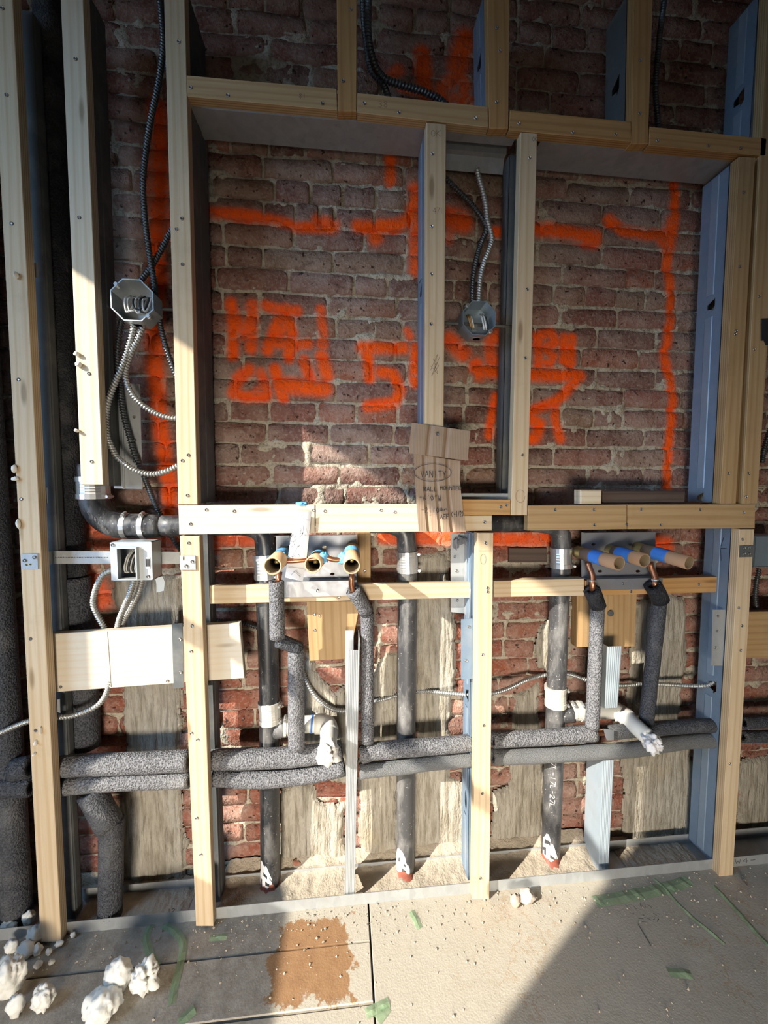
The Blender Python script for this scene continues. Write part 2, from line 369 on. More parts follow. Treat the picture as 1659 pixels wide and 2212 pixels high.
def masonry(name, kind):
    m = NT(name); p = m.pos(); f = paint_factor(m)
    n1 = m.noise(p, 16, 5, .65); n2 = m.noise(p, 120, 3, .6); n3 = m.noise(p, 4.5, 3, .6)
    if kind == 'brick':
        r = m.rand()
        c = m.ramp(r, (0,(.13,.062,.048)), (.2,(.23,.10,.076)), (.4,(.18,.105,.085)), (.55,(.28,.115,.085)), (.7,(.22,.145,.10)), (.85,(.31,.105,.062)), (1,(.17,.095,.08)))
        z = m.node('ShaderNodeSeparateXYZ'); m.l(p, z.inputs[0])
        c = m.mix(m.math('MULTIPLY', m.ramp(m.math('DIVIDE', z.outputs[2], 2.0), (.45,(1,1,1)), (.60,(0,0,0))), .55), c, (.30,.085,.045))
        haze = m.ramp(m.math('ADD', m.math('MULTIPLY', n1, .6), m.math('MULTIPLY', n3, .5)), (.47,(0,0,0)), (.66,(1,1,1)))
        c = m.mix(m.math('MULTIPLY', haze, .55), c, (.43,.33,.275))
        c = m.mix(m.math('MULTIPLY', m.ramp(n2, (.50,(0,0,0)), (.75,(1,1,1))), .55), c, (.46,.385,.33))
        c = m.mix(m.math('MULTIPLY', m.ramp(m.noise(p, 38, 4, .7), (.30,(1,1,1)), (.46,(0,0,0))), .6), c, (.09,.045,.035))
        c = m.mix(m.ramp(m.noise(p, 75, 2), (.28,(1,1,1)), (.36,(0,0,0))), c, (.05,.028,.022))
    else:
        c = m.mix(n1, (.34,.30,.23), (.58,.52,.42)); c = m.mix(m.math('MULTIPLY', m.ramp(n2, (.33,(1,1,1)), (.5,(0,0,0))), .55), c, (.14,.11,.08))
    c = m.mix(f, c, ORANGE)
    b = m.bump(n2, 1.0 if kind != 'brick' else .8, .006); m.bump(n1, .8, .010, b)
    return m.set(c, .9, spec=.2)
BRICKM = masonry('old_brick', 'brick'); MORTAR = masonry('sandy_mortar', 'mortar')
def parge_mat():
    m = NT('troweled_cement'); p = m.pos(); v = m.map(p, (1,1,.10)); n = m.noise(v, 95, 4, .6, .4); n1 = m.noise(p, 13, 5, .65); n2 = m.noise(p, 150, 2)
    c = m.mix(n1, (.27,.24,.19), (.52,.485,.42)); c = m.mix(m.math('MULTIPLY', m.ramp(n, (.45,(0,0,0)), (.66,(1,1,1))), .7), c, (.16,.135,.095))
    c = m.mix(m.ramp(m.noise(p, 5, 4), (.57,(0,0,0)), (.72,(1,1,1))), c, (.34,.29,.21))
    b = m.bump(n, 1.0, .010); m.bump(n2, .6, .004, b); return m.set(c, .92, spec=.15)
PARGE = parge_mat()
def floor_mat():
    m = NT('dusty_plywood_floor'); p = m.pos(); n = m.noise(p, 6, 6, .7); f = m.noise(p, 240, 2); g = m.noise(m.map(p, (3, 40, 1)), 1.0, 4)
    x = m.node('ShaderNodeSeparateXYZ'); m.l(p, x.inputs[0])
    c = m.mix(n, (.38,.345,.285), (.50,.46,.39)); c = m.mix(m.math('MULTIPLY', g, .25), c, (.36,.27,.17))
    grey = m.ramp(m.math('ADD', x.outputs[0], m.math('MULTIPLY', n, .12)), (.0,(1,1,1)), (.02,(0,0,0)))
    gx = m.ramp(m.math('ADD', m.math('MULTIPLY', x.outputs[0], -1.0), m.math('MULTIPLY', n, .10)), (.20,(0,0,0)), (.25,(1,1,1)))
    c = m.mix(m.math('MULTIPLY', gx, .6), c, m.mix(m.ramp(m.noise(p, 34, 6, .75), (.35,(0,0,0)), (.65,(1,1,1))), (.15,.125,.105), (.40,.36,.31)))
    # bare brown board where the dusty skin has flaked away
    a = fl(585, 1985); b = fl(800, 2165)
    cx_, cy_ = (a.x+b.x)/2-.01, (a.y+b.y)/2; hx_, hy_ = (b.x-a.x)/2-.012, (a.y-b.y)/2
    ux = m.math('DIVIDE', m.math('ABSOLUTE', m.math('SUBTRACT', x.outputs[0], cx_)), hx_); uy = m.math('DIVIDE', m.math('ABSOLUTE', m.math('SUBTRACT', x.outputs[1], cy_)), hy_)
    far = m.math('ADD', m.math('MULTIPLY', m.math('MAXIMUM', ux, uy), .55), m.math('MULTIPLY', m.noise(p, 13, 6, .7), 1.0))
    fle = m.ramp(far, (.93,(1,1,1)), (.97,(0,0,0)))
    br = m.mix(m.noise(p, 40, 4), (.22,.115,.055), (.35,.205,.105))
    c = m.mix(fle, c, br)
    st = m.math('MULTIPLY', m.ramp(m.math('ABSOLUTE', m.math('SUBTRACT', m.noise(p, 9, 5, .7), .5)), (.0,(1,1,1)), (.018,(0,0,0))), m.math('GREATER_THAN', x.outputs[0], .25))
    c = m.mix(m.math('MULTIPLY', m.math('MULTIPLY', st, m.ramp(m.noise(p, 3.1), (.52,(0,0,0)), (.62,(1,1,1)))), .5), c, (.34,.20,.08))
    c = m.mix(m.math('MULTIPLY', m.ramp(f, (.6,(0,0,0)), (.75,(1,1,1))), .4), c, (.25,.21,.16))
    b2 = m.bump(f, .3, .002); m.bump(m.noise(p, 45, 5), .25, .003, b2)
    return m.set(c, .85, spec=.2)
FLOOR = floor_mat()
DUST = plain('rubble_dust', (.40,.34,.265), .95, 0, 30, .25, .8, 160, .004)
PLASTER = plain('bare_plaster', (.26,.23,.20), .9, 0, 6, .1)
def tape_mat():
    m = NT('green_tape'); c = m.mix(m.noise(m.pos(), 60, 4), (.16,.30,.14), (.36,.46,.30)); s = m.set(c, .4)
    m.bump(m.noise(m.pos(), 120, 3), .5, .003); m.b.inputs['Alpha'].default_value = .62; return s
GREEN = tape_mat()
def cardsign_mat():
    m = NT('corrugated_cardboard'); p = m.pos(); w = m.node('ShaderNodeTexWave', bands_direction='X'); m.l(m.map(p, (1,1,.02)), w.inputs[0]); w.inputs['Scale'].default_value = 44; w.inputs['Distortion'].default_value = .3
    c = m.mix(m.noise(p, 20, 4), (.30,.21,.145), (.40,.295,.21)); m.bump(w.outputs[1], .18, .0012); return m.set(c, .85, spec=.15)
SIGN = cardsign_mat()

# ------------------------------------------------------------------ the setting
def slab(name, a, b, m, kind='structure', parent=None):
    mb = MB(); mb.box(a, b); o = mb.build(name, m, parent)
    if kind: o['kind'] = kind
    return o
XL, XR, YB, ZC = -1.5, 2.6, -3.4, 2.75
# left wall with a double-hung window opening (out of the frame; the sun comes through it)
WY0, WY1, WZ0, WZ1 = -1.392-.124, -0.49, 0.884, 2.258+.132
mb = MB()
mb.box((XL-.2, YB, 0), (XL, WY0, ZC)); mb.box((XL-.2, WY1, 0), (XL, .35, ZC)); mb.box((XL-.2, WY0, 0), (XL, WY1, WZ0)); mb.box((XL-.2, WY0, WZ1), (XL, WY1, ZC))
tag(mb.build('wall_left', PLASTER), kind='structure')
mb = MB(); zm = 1.571
mb.box((XL-.06, WY0, zm-.02), (XL-.02, WY1, zm+.02))
tag(mb.build('window_1', ASH), 'meeting rail of the sash window in the left wall', kind='structure')
slab('ground', (-40, -40, -3.2), (XL-.2, 40, -3.0), plain('street_ground', (.05,.047,.043), .9))
slab('wall_right', (XR, YB, 0), (XR+.1, .35, ZC), PLASTER); slab('wall_front', (XL-.2, YB-.1, 0), (XR+.1, YB, ZC), PLASTER)
slab('ceiling', (XL-.2, YB-.1, ZC), (XR+.1, .35, ZC+.1), PLASTER)

# floor: boards and plywood sheets with open seams
seamx = fl(804, 2090).x; sy1 = fl(300, 2088).y; sy2 = fl(640, 2187).y
floor = empty('floor', (0, -.5, 0)); floor['kind'] = 'structure'
def fpanel(x0, x1, y0, y1, z=0.0):
    g = .0022; a, b = (x0+g, y0+g), (x1-g, y1-g); c = .0015; t = .02
    v = [(a[0],a[1],z-t),(b[0],a[1],z-t),(b[0],b[1],z-t),(a[0],b[1],z-t),(a[0],a[1],z-c),(b[0],a[1],z-c),(b[0],b[1],z-c),(a[0],b[1],z-c),
         (a[0]+c,a[1]+c,z),(b[0]-c,a[1]+c,z),(b[0]-c,b[1]-c,z),(a[0]+c,b[1]-c,z)]
    f = [(0,3,2,1),(0,1,5,4),(1,2,6,5),(2,3,7,6),(3,0,4,7),(4,5,9,8),(5,6,10,9),(6,7,11,10),(7,4,8,11),(8,9,10,11)]
    return mk('floor_panel', v, f, FLOOR, floor)
fpanel(XL, seamx, sy1, .35); fpanel(XL, seamx, sy2, sy1, .0015); fpanel(XL, seamx, -1.4, sy2, -.0005); fpanel(seamx, XR, -1.25, .35, .001)
fpanel(XL, seamx, YB, -1.4); fpanel(seamx, XR, YB, -1.25)
slab('trim_1', (XL, YB, -.05), (XR, .35, -.021), DULL)

# brick wall ---------------------------------------------------------
wall = empty('wall_back', (0.2, .3, 0)); wall['kind'] = 'structure'
slab('wall_core', (XL, BRICK+.03, 0), (XR, .35, ZC), MORTAR, None, wall)
Z0C = CAM.z-.001; PITCHZ = .0605
J = {0:[572,722,873],1:[462,596,674,742,813,879],2:[572,640,692,725,808],3:[486,638,789,881],4:[569,721,873],5:[469,624,765],6:[560,709,858],7:[638,727,870],8:[487,638,777],9:[523,671,800,879],
     10:[581,725,870],11:[489,578,683,769,861],12:[572,710,852],13:[511,664,798],14:[581,731,867],15:[507,659,796]}
bricks = []
X0B, X1B = -1.42, 2.5
for k in range(-19, 26):                      # course k: k=15 is the one just over the rail
    zb = Z0C+(k)*PITCHZ
    key = 15-k-1 if 0 <= k < 16 else None
    if zb < -.03 or zb > ZC-.06: continue
    seeds = [at(x, 700, BRICK).x for x in J[key]] if key in J else [(-.2 if k % 2 else -.1)+random.uniform(-.02,.02)]
    xs = list(seeds); hdr = (k % 6 == 3)
    while xs[-1] < X1B: xs.append(xs[-1]+(.1 if hdr or random.random() < .16 else .196)*random.uniform(.95,1.05))
    while xs[0] > X0B: xs.insert(0, xs[0]-(.1 if hdr or random.random() < .16 else .196)*random.uniform(.95,1.05))
    for a, b in zip(xs[:-1], xs[1:]): bricks.append((a, b, zb, zb+PITCHZ))
nx, nz = 700, 470
gx = np.linspace(-1.5, 2.6, nx); gz = np.linspace(0, ZC, nz); GX, GZ = np.meshgrid(gx, gz)
inside = np.full(GX.shape, -1.0)
for a, b, c, d in bricks:
    i0, i1 = np.searchsorted(gx, [a-.01, b+.01]); j0, j1 = np.searchsorted(gz, [c-.01, d+.01])
    if i1 <= i0 or j1 <= j0: continue
    s = np.minimum(np.minimum(GX[j0:j1,i0:i1]-a, b-GX[j0:j1,i0:i1]), np.minimum(GZ[j0:j1,i0:i1]-c, d-GZ[j0:j1,i0:i1]))-.0035
    inside[j0:j1, i0:i1] = np.maximum(inside[j0:j1, i0:i1], s)
n1 = fbm(GX*14, GZ*14, 3); n2 = fbm(GX*55, GZ*55, 9); n3 = fbm(GX*5, GZ*5, 21)
my = BRICK+.0060-.016*(n2-.5)-.010*(n1-.5)+np.clip(inside, 0, .012)*(1.6-1.4*n1)
n4 = fbm(GX*28, GZ*28, 33); smear = np.clip((n1*.5+n3*.35+n4*.35-.64)*7, 0, 1); my = my-smear*.0075+.006*np.exp(-(inside/.0028)**2)*np.clip(n4*2.2-.35,0,1)
V = np.stack([GX, my, GZ], -1).reshape(-1, 3)
idx = np.arange(nx*nz).reshape(nz, nx); Q = np.stack([idx[:-1,:-1], idx[:-1,1:], idx[1:,1:], idx[1:,:-1]], -1).reshape(-1, 4)
mo = mk('mortar_bed', V, Q.tolist(), MORTAR, wall, smooth=True); mo['kind'] = 'stuff'

# troweled cement patches over the lower bricks
PATCH = [[(243,1238),(392,1238),(402,1905),(228,1905),(246,1760),(264,1640),(264,1390),(250,1330)],
 [(648,1402),(682,1432),(720,1490),(758,1475),(758,1690),(650,1690)],
 [(606,1700),(672,1695),(690,1732),(750,1735),(750,1862),(640,1862),(600,1885)],
 [(893,1190),(972,1185),(975,1320),(992,1360),(985,1470),(978,1580),(975,1680),(1012,1700),(1018,1855),(852,1860),(890,1690)],
 [(780,1480),(832,1412),(864,1398),(868,1860),(772,1862)],
 [(1110,1500),(1168,1478),(1188,1860),(1060,1860),(1060,1705),(1100,1690),(1105,1590)],
 [(1150,1395),(1168,1350),(1192,1318),(1192,1470),(1165,1440)],
 [(1368,1300),(1392,1290),(1482,1284),(1496,1312),(1482,1500),(1472,1560),(1502,1600),(1505,1850),(1346,1850),(1342,1640),(1358,1480)],
 [(1595,1640),(1720,1630),(1720,1880),(1585,1880)], [(893,1188),(975,1186),(970,1255),(896,1258)], [(1230,1290),(1262,1285),(1258,1345),(1236,1420),(1228,1420)]]
def inpoly(X, Z, poly):
    r = np.zeros(X.shape, bool); n = len(poly)
    for i in range(n):
        (x1,z1),(x2,z2) = poly[i], poly[(i+1) % n]
        c = ((z1 > Z) != (z2 > Z)) & (X < (x2-x1)*(Z-z1)/(z2-z1+1e-12)+x1); r ^= c
    return r
covered = []
for pi_, pp in enumerate(PATCH):
    w = [at(a, b, BRICK-.008) for a, b in pp]; poly = [(p.x, p.z) for p in w]
    x0, x1 = min(p[0] for p in poly)-.02, max(p[0] for p in poly)+.02; z0, z1 = max(0, min(p[1] for p in poly)-.02), max(p[1] for p in poly)+.02
    st = .0045; xs = np.arange(x0, x1, st); zs = np.arange(z0, z1, st); X, Z = np.meshgrid(xs, zs)
    jx = (fbm(X*18, Z*18, 40+pi_)-.5)*.045; jz = (fbm(X*18, Z*18, 60+pi_)-.5)*.045
    ins = inpoly(X+jx, Z+jz, poly); dist = np.zeros(X.shape); cur = ins.copy()
    for _ in range(4):
        dist += cur; e = cur.copy(); e[1:] &= cur[:-1]; e[:-1] &= cur[1:]; e[:,1:] &= cur[:,:-1]; e[:,:-1] &= cur[:,1:]; cur = e
    y = BRICK+.004-dist/4*.014-(fbm(X*7, Z*7, 80+pi_)-.5)*.014-(fbm(X*95, Z*9, 90+pi_, 3)-.5)*.006
    idx = -np.ones(X.shape, int); idx[ins] = np.arange(ins.sum()); V = np.stack([X, y, Z], -1)[ins]
    q = np.stack([idx[:-1,:-1], idx[:-1,1:], idx[1:,1:], idx[1:,:-1]], -1).reshape(-1, 4); q = q[(q >= 0).all(1)]
    if len(q): mk('cement_patch', V, q.tolist(), PARGE, wall, smooth=True)
    covered.append(poly)

# every brick a part of the wall (shared shapes)
TEMPL = []
for t in range(20):
    v = []; nxb, nzb = 5, 3; jit = [random.uniform(-1, 1) for _ in range(200)]; q = 0
    us = [0, .07, .5, .93, 1]; ws = [0, .5, 1]
    for j in range(nzb):
        for i in range(nxb):
            e = (i in (0, nxb-1)) or (j in (0, nzb-1)); corner = (i in (0, nxb-1)) and (j in (0, nzb-1))
            x = us[i]-.5+jit[q]*.014; z = ws[j]-.5+jit[q+1]*(.065 if not corner else .04); y = (.12 if corner else .06 if e else 0)+jit[q+2]*.05
            if corner: x *= .985; z *= .92
            v.append((x, y, z)); q += 3
    ring = [0,1,2,3,4,9,14,13,12,11,10,5]
    f = [(j*nxb+i, j*nxb+i+1, (j+1)*nxb+i+1, (j+1)*nxb+i) for j in range(nzb-1) for i in range(nxb-1)]
    for r_ in ring: v.append((v[r_][0], 1.0, v[r_][2]))
    n0 = nxb*nzb
    for a in range(len(ring)):
        b = (a+1) % len(ring); f.append((ring[b], ring[a], n0+a, n0+b))
    me = bpy.data.meshes.new('brick'); me.from_pydata(v, [], f); me.materials.append(BRICKM); me.polygons.foreach_set('use_smooth', [True]*len(f)); me.update(); TEMPL.append(me)
VIEW = [(440,300,925,1100),(1150,370,1520,1095),(960,380,1110,1070),(240,0,360,1170),(430,0,735,200),(770,0,1035,240),(1095,0,1320,270),(1400,0,1570,290),(470,1150,570,1900),(780,1150,870,1850),(1060,1150,1190,1500),
        (600,1300,670,1500),(1230,1290,1360,1860),(185,1130,260,1640),(880,1150,1000,1300),(1420,1150,1500,1300),(650,1430,760,1720),(980,1320,1010,1700),(1440,1290,1500,1560)]
sc_b = []
for a, b, c, d in bricks:
    p = Vector(((a+b)/2, BRICK, (c+d)/2)); u, v = project(p)
    if u < -420 or u > W+900 or v < -300 or v > 2100: continue
    hid = any(all(inpoly(np.array([x]), np.array([z]), poly)[0] for x in (a+.02, b-.02) for z in (c+.01, d-.01)) for poly in covered)
    s = (1000 if any(x0-25 <= u <= x1+25 and y0-15 <= v <= y1+15 for x0, y0, x1, y1 in VIEW) else 0)-(700 if hid else 0)-math.hypot(u-860, v-900)*.05
    sc_b.append((s, (a, b, c, d)))
sc_b.sort(key=lambda t: -t[0])
rest = MB()
for i, (s, (a, b, c, d)) in enumerate(sc_b):
    me = TEMPL[i % len(TEMPL)]; L = b-a-.0085+random.uniform(-.003,.002); Hh = d-c-.0095+random.uniform(-.0025,.0015); y = BRICK+random.uniform(-.0025,.004)
    org = ((a+b)/2, y, (c+d)/2+random.uniform(-.0015,.0015)); tilt = random.uniform(-.012,.012)
    if i < 300:
        o = link('brick', me, org, wall); o.scale = (L*random.choice((1,-1)), .034, Hh); o.rotation_euler = (random.uniform(-.03,.03), tilt, random.uniform(-.02,.02))
    else:
        vs = [(org[0]+v.co.x*L, org[1]+v.co.y*.034, org[2]+v.co.z*Hh) for v in me.vertices]; rest.add(vs, [tuple(p.vertices) for p in me.polygons])
ob = rest.build('brickwork', BRICKM, wall, smooth=True); ob['kind'] = 'stuff'

# ------------------------------------------------------------------ wood
screw_me = None
def screw(p, parent, r=.0042, mat=None):
    global screw_me
    if screw_me is None:
        n = 8; v = []; 
        for rr, y in ((.45, -.0004), (.8, -.0016), (1.0, -.0008), (1.0, .001)):
            v += [(rr*.0042*math.cos(2*math.pi*i/n), y, rr*.0042*math.sin(2*math.pi*i/n)) for i in range(n)]
        f = [tuple(range(n))[::-1]]+[(a*n+i, a*n+(i+1) % n, (a+1)*n+(i+1) % n, (a+1)*n+i) for a in range(3) for i in range(n)]
        screw_me = bpy.data.meshes.new('screw'); screw_me.from_pydata(v, [], f); screw_me.materials.append(SCREW); screw_me.update()
        bm = bmesh.new(); bm.from_mesh(screw_me); bmesh.ops.recalc_face_normals(bm, faces=bm.faces); bm.to_mesh(screw_me); bm.free()
    return link('screw', screw_me, p, parent)
def board(name, quad, label, mat=PINE, Y=0.0, t=WT, cat='board', group=None, screws=(), ch=.0012, along=None):
    TL, TR, BR, BL = [at(a, b, Y) for a, b in quad]
    c4 = [TL, TR, BR, BL]; cen = sum(c4, Vector())/4
    ins = [p+(cen-p).normalized()*0+Vector(((cen.x-p.x)/max(1e-6, abs(cen.x-p.x))*ch, 0, (cen.z-p.z)/max(1e-6, abs(cen.z-p.z))*ch)) for p in c4]
    v = [Vector((p.x, Y, p.z)) for p in ins]+[Vector((p.x, Y+ch, p.z)) for p in c4]+[Vector((p.x, Y+t, p.z)) for p in c4]
    f = [(0,3,2,1)]+[(i, (i+1) % 4, 4+(i+1) % 4, 4+i) for i in range(4)]+[(4+i, 4+(i+1) % 4, 8+(i+1) % 4, 8+i) for i in range(4)]+[(8,9,10,11)]
    Lh = ((TR-TL).length+(BR-BL).length)/2; Lv = ((TL-BL).length+(TR-BR).length)/2
    ax = (TR-TL).normalized() if (Lh > Lv if along is None else along == 'x') else (TL-BL).normalized()
    ay = Vector((-ax.z, 0, ax.x)); g = [((p-cen).dot(ax), (p-cen).dot(ay), p.y-Y) for p in v]
    o = mk(name, v, f, mat, grain=g); fixn(o); tag(o, label, cat, group)
    for a, b in screws: screw(at(a, b, Y-.0004), o)
    return o
G1 = 'wooden studs of the wall frame'
W1 = board('wood_stud', [(-22,-40),(26,-40),(132,2035),(87,2035)], 'tall pale plywood stud at far left with cable bracket tab', PINE, group=G1, cat='stud', screws=[(5,18),(14,205),(25,483),(40,820),(46,1078),(66,1380),(77,1578)])
W2 = board('wood_stud', [(129,-40),(178,-40),(223,1047),(175,1047)], 'shorter stud second from left ending over the black pipe elbow', PALE, group=G1, cat='stud', screws=[(163,127),(171,470),(192,807),(198,997)])
W3 = board('wood_stud', [(353,-40),(398,-40),(427,1090),(385,1090)], 'long stud left of the left brick niche, above the rail', PINE, group=G1, cat='stud', screws=[(386,90),(393,472),(381,495),(394,571),(394,995),(407,983),(405,1070)])
W4 = board('wood_stud', [(388,1158),(431,1158),(461,2001),(423,2001)], 'amber lower stud below the rail carrying the left board', PINE, group=G1, cat='stud', screws=[(408,1173),(415,1352),(413,1407),(414,1584),(427,1598),(425,1767),(434,1846)])
board('wood_stud', [(921,264),(964,268),(957,1076),(917,1076)], 'stud between the left niche and the junction box niche', PINE, group=G1, cat='stud', screws=[(934,332),(933,489),(932,592),(931,700),(945,940)])
board('wood_stud', [(1125,285),(1161,288),(1139,1113),(1104,1113)], 'stud between the junction box niche and the right niche', PINE, group=G1, cat='stud', screws=[(1144,341),(1139,625),(1135,773),(1129,983)])
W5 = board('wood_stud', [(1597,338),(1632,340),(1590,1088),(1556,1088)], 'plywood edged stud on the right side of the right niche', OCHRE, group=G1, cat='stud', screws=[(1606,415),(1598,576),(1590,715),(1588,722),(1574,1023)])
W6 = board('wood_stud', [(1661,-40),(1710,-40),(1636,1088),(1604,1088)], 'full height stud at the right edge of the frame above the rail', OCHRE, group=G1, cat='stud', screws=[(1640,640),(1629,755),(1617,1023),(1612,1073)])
WR = board('wood_stud', [(1598,1143),(1630,1143),(1583,1895),(1554,1895)], 'lower right stud under the right rail end with torn holes', PINE, group=G1, cat='stud', screws=[(1604,1165),(1596,1313),(1603,1352),(1600,1405),(1577,1650)])
WM = board('wood_stud', [(1031,1151),(1066,1151),(1057,1943),(1021,1943)], 'sunlit lower middle stud standing on the floor track', PINE, group=G1, cat='stud', screws=[(1049,1173),(1053,1270),(1053,1278),(1043,1414),(1045,1567),(1042,1714),(1038,1897)])
G2 = 'short studs above the header'
board('cripple_stud', [(727,-40),(771,-40),(770,240),(730,240)], 'short amber stud above header, leftmost of the three', AMBER, group=G2, cat='stud', screws=[(741,175),(758,20)])
board('cripple_stud', [(1052,-40),(1102,-40),(1098,277),(1057,277)], 'short amber stud above header with one dark knot, middle of the three', AMBER, group=G2, cat='stud', screws=[(1073,60),(1073,220),(1080,110)])
board('cripple_stud', [(1370,-40),(1412,-40),(1400,310),(1364,310)], 'short amber stud above header, rightmost of the three', AMBER, group=G2, cat='stud', screws=[(1383,130),(1382,245)])
G3 = 'header boards over the niches'
board('header_board', [(403,162),(727,191),(729,238),(405,208)], 'pale header board over left niche, leftmost of its row', HONEY, group=G3, screws=[(412,189),(492,206),(696,223)])
board('header_board', [(772,200),(1054,230),(1055,275),(772,243)], 'header board between first and middle short studs', HONEY, group=G3, screws=[(787,223),(862,243),(1027,255)])
board('header_board', [(1102,237),(1363,262),(1364,306),(1100,281)], 'amber header board between middle and right short studs', AMBER, group=G3, screws=[(1121,267),(1237,286),(1330,290)])
board('header_board', [(1404,273),(1656,299),(1654,337),(1402,314)], 'amber header board at far right end of its row', AMBER, group=G3, screws=[(1420,304),(1530,315),(1600,320)])
G4 = 'rail boards under the niches'
board('rail_board', [(385,1092),(680,1090),(680,1151),(387,1155)], 'bright left rail board under left niche, left of the paper', ASH, group=G4, screws=[(506,1104),(412,1132),(446,1101)])
board('rail_board', [(682,1089.5),(916,1089),(916,1148.5),(682,1151)], 'sunlit rail board between the paper strip and the cardboard sign', PALE, group=G4, screws=[(677,1102),(702,1104),(853,1106),(823,1102)])
board('rail_board', [(918,1113.5),(1063,1113.5),(1063,1146),(918,1148)], 'short rail board ending beside the dark gap under the middle niche', PINE, group=G4, screws=[(1047,1128)])
board('sill_board', [(918,1078),(1103,1079),(1103,1112.5),(918,1112.5)], 'amber sill board under the narrow junction box niche', AMBER, group=G4, screws=[(1082,1095),(1094,1091)])
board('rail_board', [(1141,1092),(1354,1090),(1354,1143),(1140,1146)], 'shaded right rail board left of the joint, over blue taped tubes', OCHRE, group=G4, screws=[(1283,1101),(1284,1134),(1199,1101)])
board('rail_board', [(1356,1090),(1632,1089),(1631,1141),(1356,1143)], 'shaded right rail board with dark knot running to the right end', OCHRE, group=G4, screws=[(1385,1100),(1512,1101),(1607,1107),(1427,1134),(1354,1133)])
G5 = 'crosspieces between the lower studs'
board('crosspiece', [(441,1265),(1024,1258),(1024,1291),(441,1305)], 'sunlit crosspiece behind left foam risers, between lower studs', PINE, Y=.060, t=.016, group=G5, screws=[(732,1290)])
board('crosspiece', [(1067,1255),(1262,1250),(1262,1287),(1067,1290)], 'crosspiece right of the middle stud in front of black pipe', PINE, Y=.045, t=.03, group=G5)
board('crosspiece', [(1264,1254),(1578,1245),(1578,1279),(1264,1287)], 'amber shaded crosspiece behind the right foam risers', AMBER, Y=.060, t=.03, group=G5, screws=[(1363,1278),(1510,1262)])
GB = board('backing_board', [(104,1370),(517,1346),(528,1465),(110,1496)], 'wide whitewashed board with jagged right end, in left bays', ASH, Y=.035, t=.02, screws=[(131,1484),(362,1471),(116,1482)])
board('backing_board', [(1608,1322),(2100,1312),(2100,1432),(1600,1422)], 'board end at the right picture edge beside lower right stud', OCHRE, Y=.035, t=.02)
board('backing_block', [(662,1299),(779,1299),(755,1423),(669,1428)], 'plywood block on brick under the left steel plate', OCHRE, Y=.112, t=.03, screws=[(680,1361),(679,1327),(690,1330)], along='z')
board('backing_block', [(772,1152),(801,1152),(801,1258),(772,1258)], 'narrow shaded plywood block right of the left steel plate', OCHRE, Y=.105, t=.03, screws=[(788,1233)], along='z')
board('backing_block', [(1247,1284),(1376,1281),(1371,1397),(1245,1398)], 'plywood block with round washer between right foam risers', OCHRE, Y=.112, t=.03, along='z', screws=[(1319,1325)])
board('recessed_block', [(1100,1184),(1182,1184),(1182,1215),(1100,1215)], 'brown wood block set in brick left of rightmost drain pipe', OLD, Y=.139, t=.02)
board('offcut_block', [(1254,1058),(1301,1058),(1300,1088),(1254,1089)], 'pale pinkish end grain offcut lying on the right rail', PALE, Y=.005, t=.03, ch=.003)
board('weathered_board', [(1303,1060),(1482,1060),(1480,1087),(1303,1088)], 'dark weathered wood piece lying on right rail beside pale offcut', OLD, Y=.022, t=.04, ch=.003)

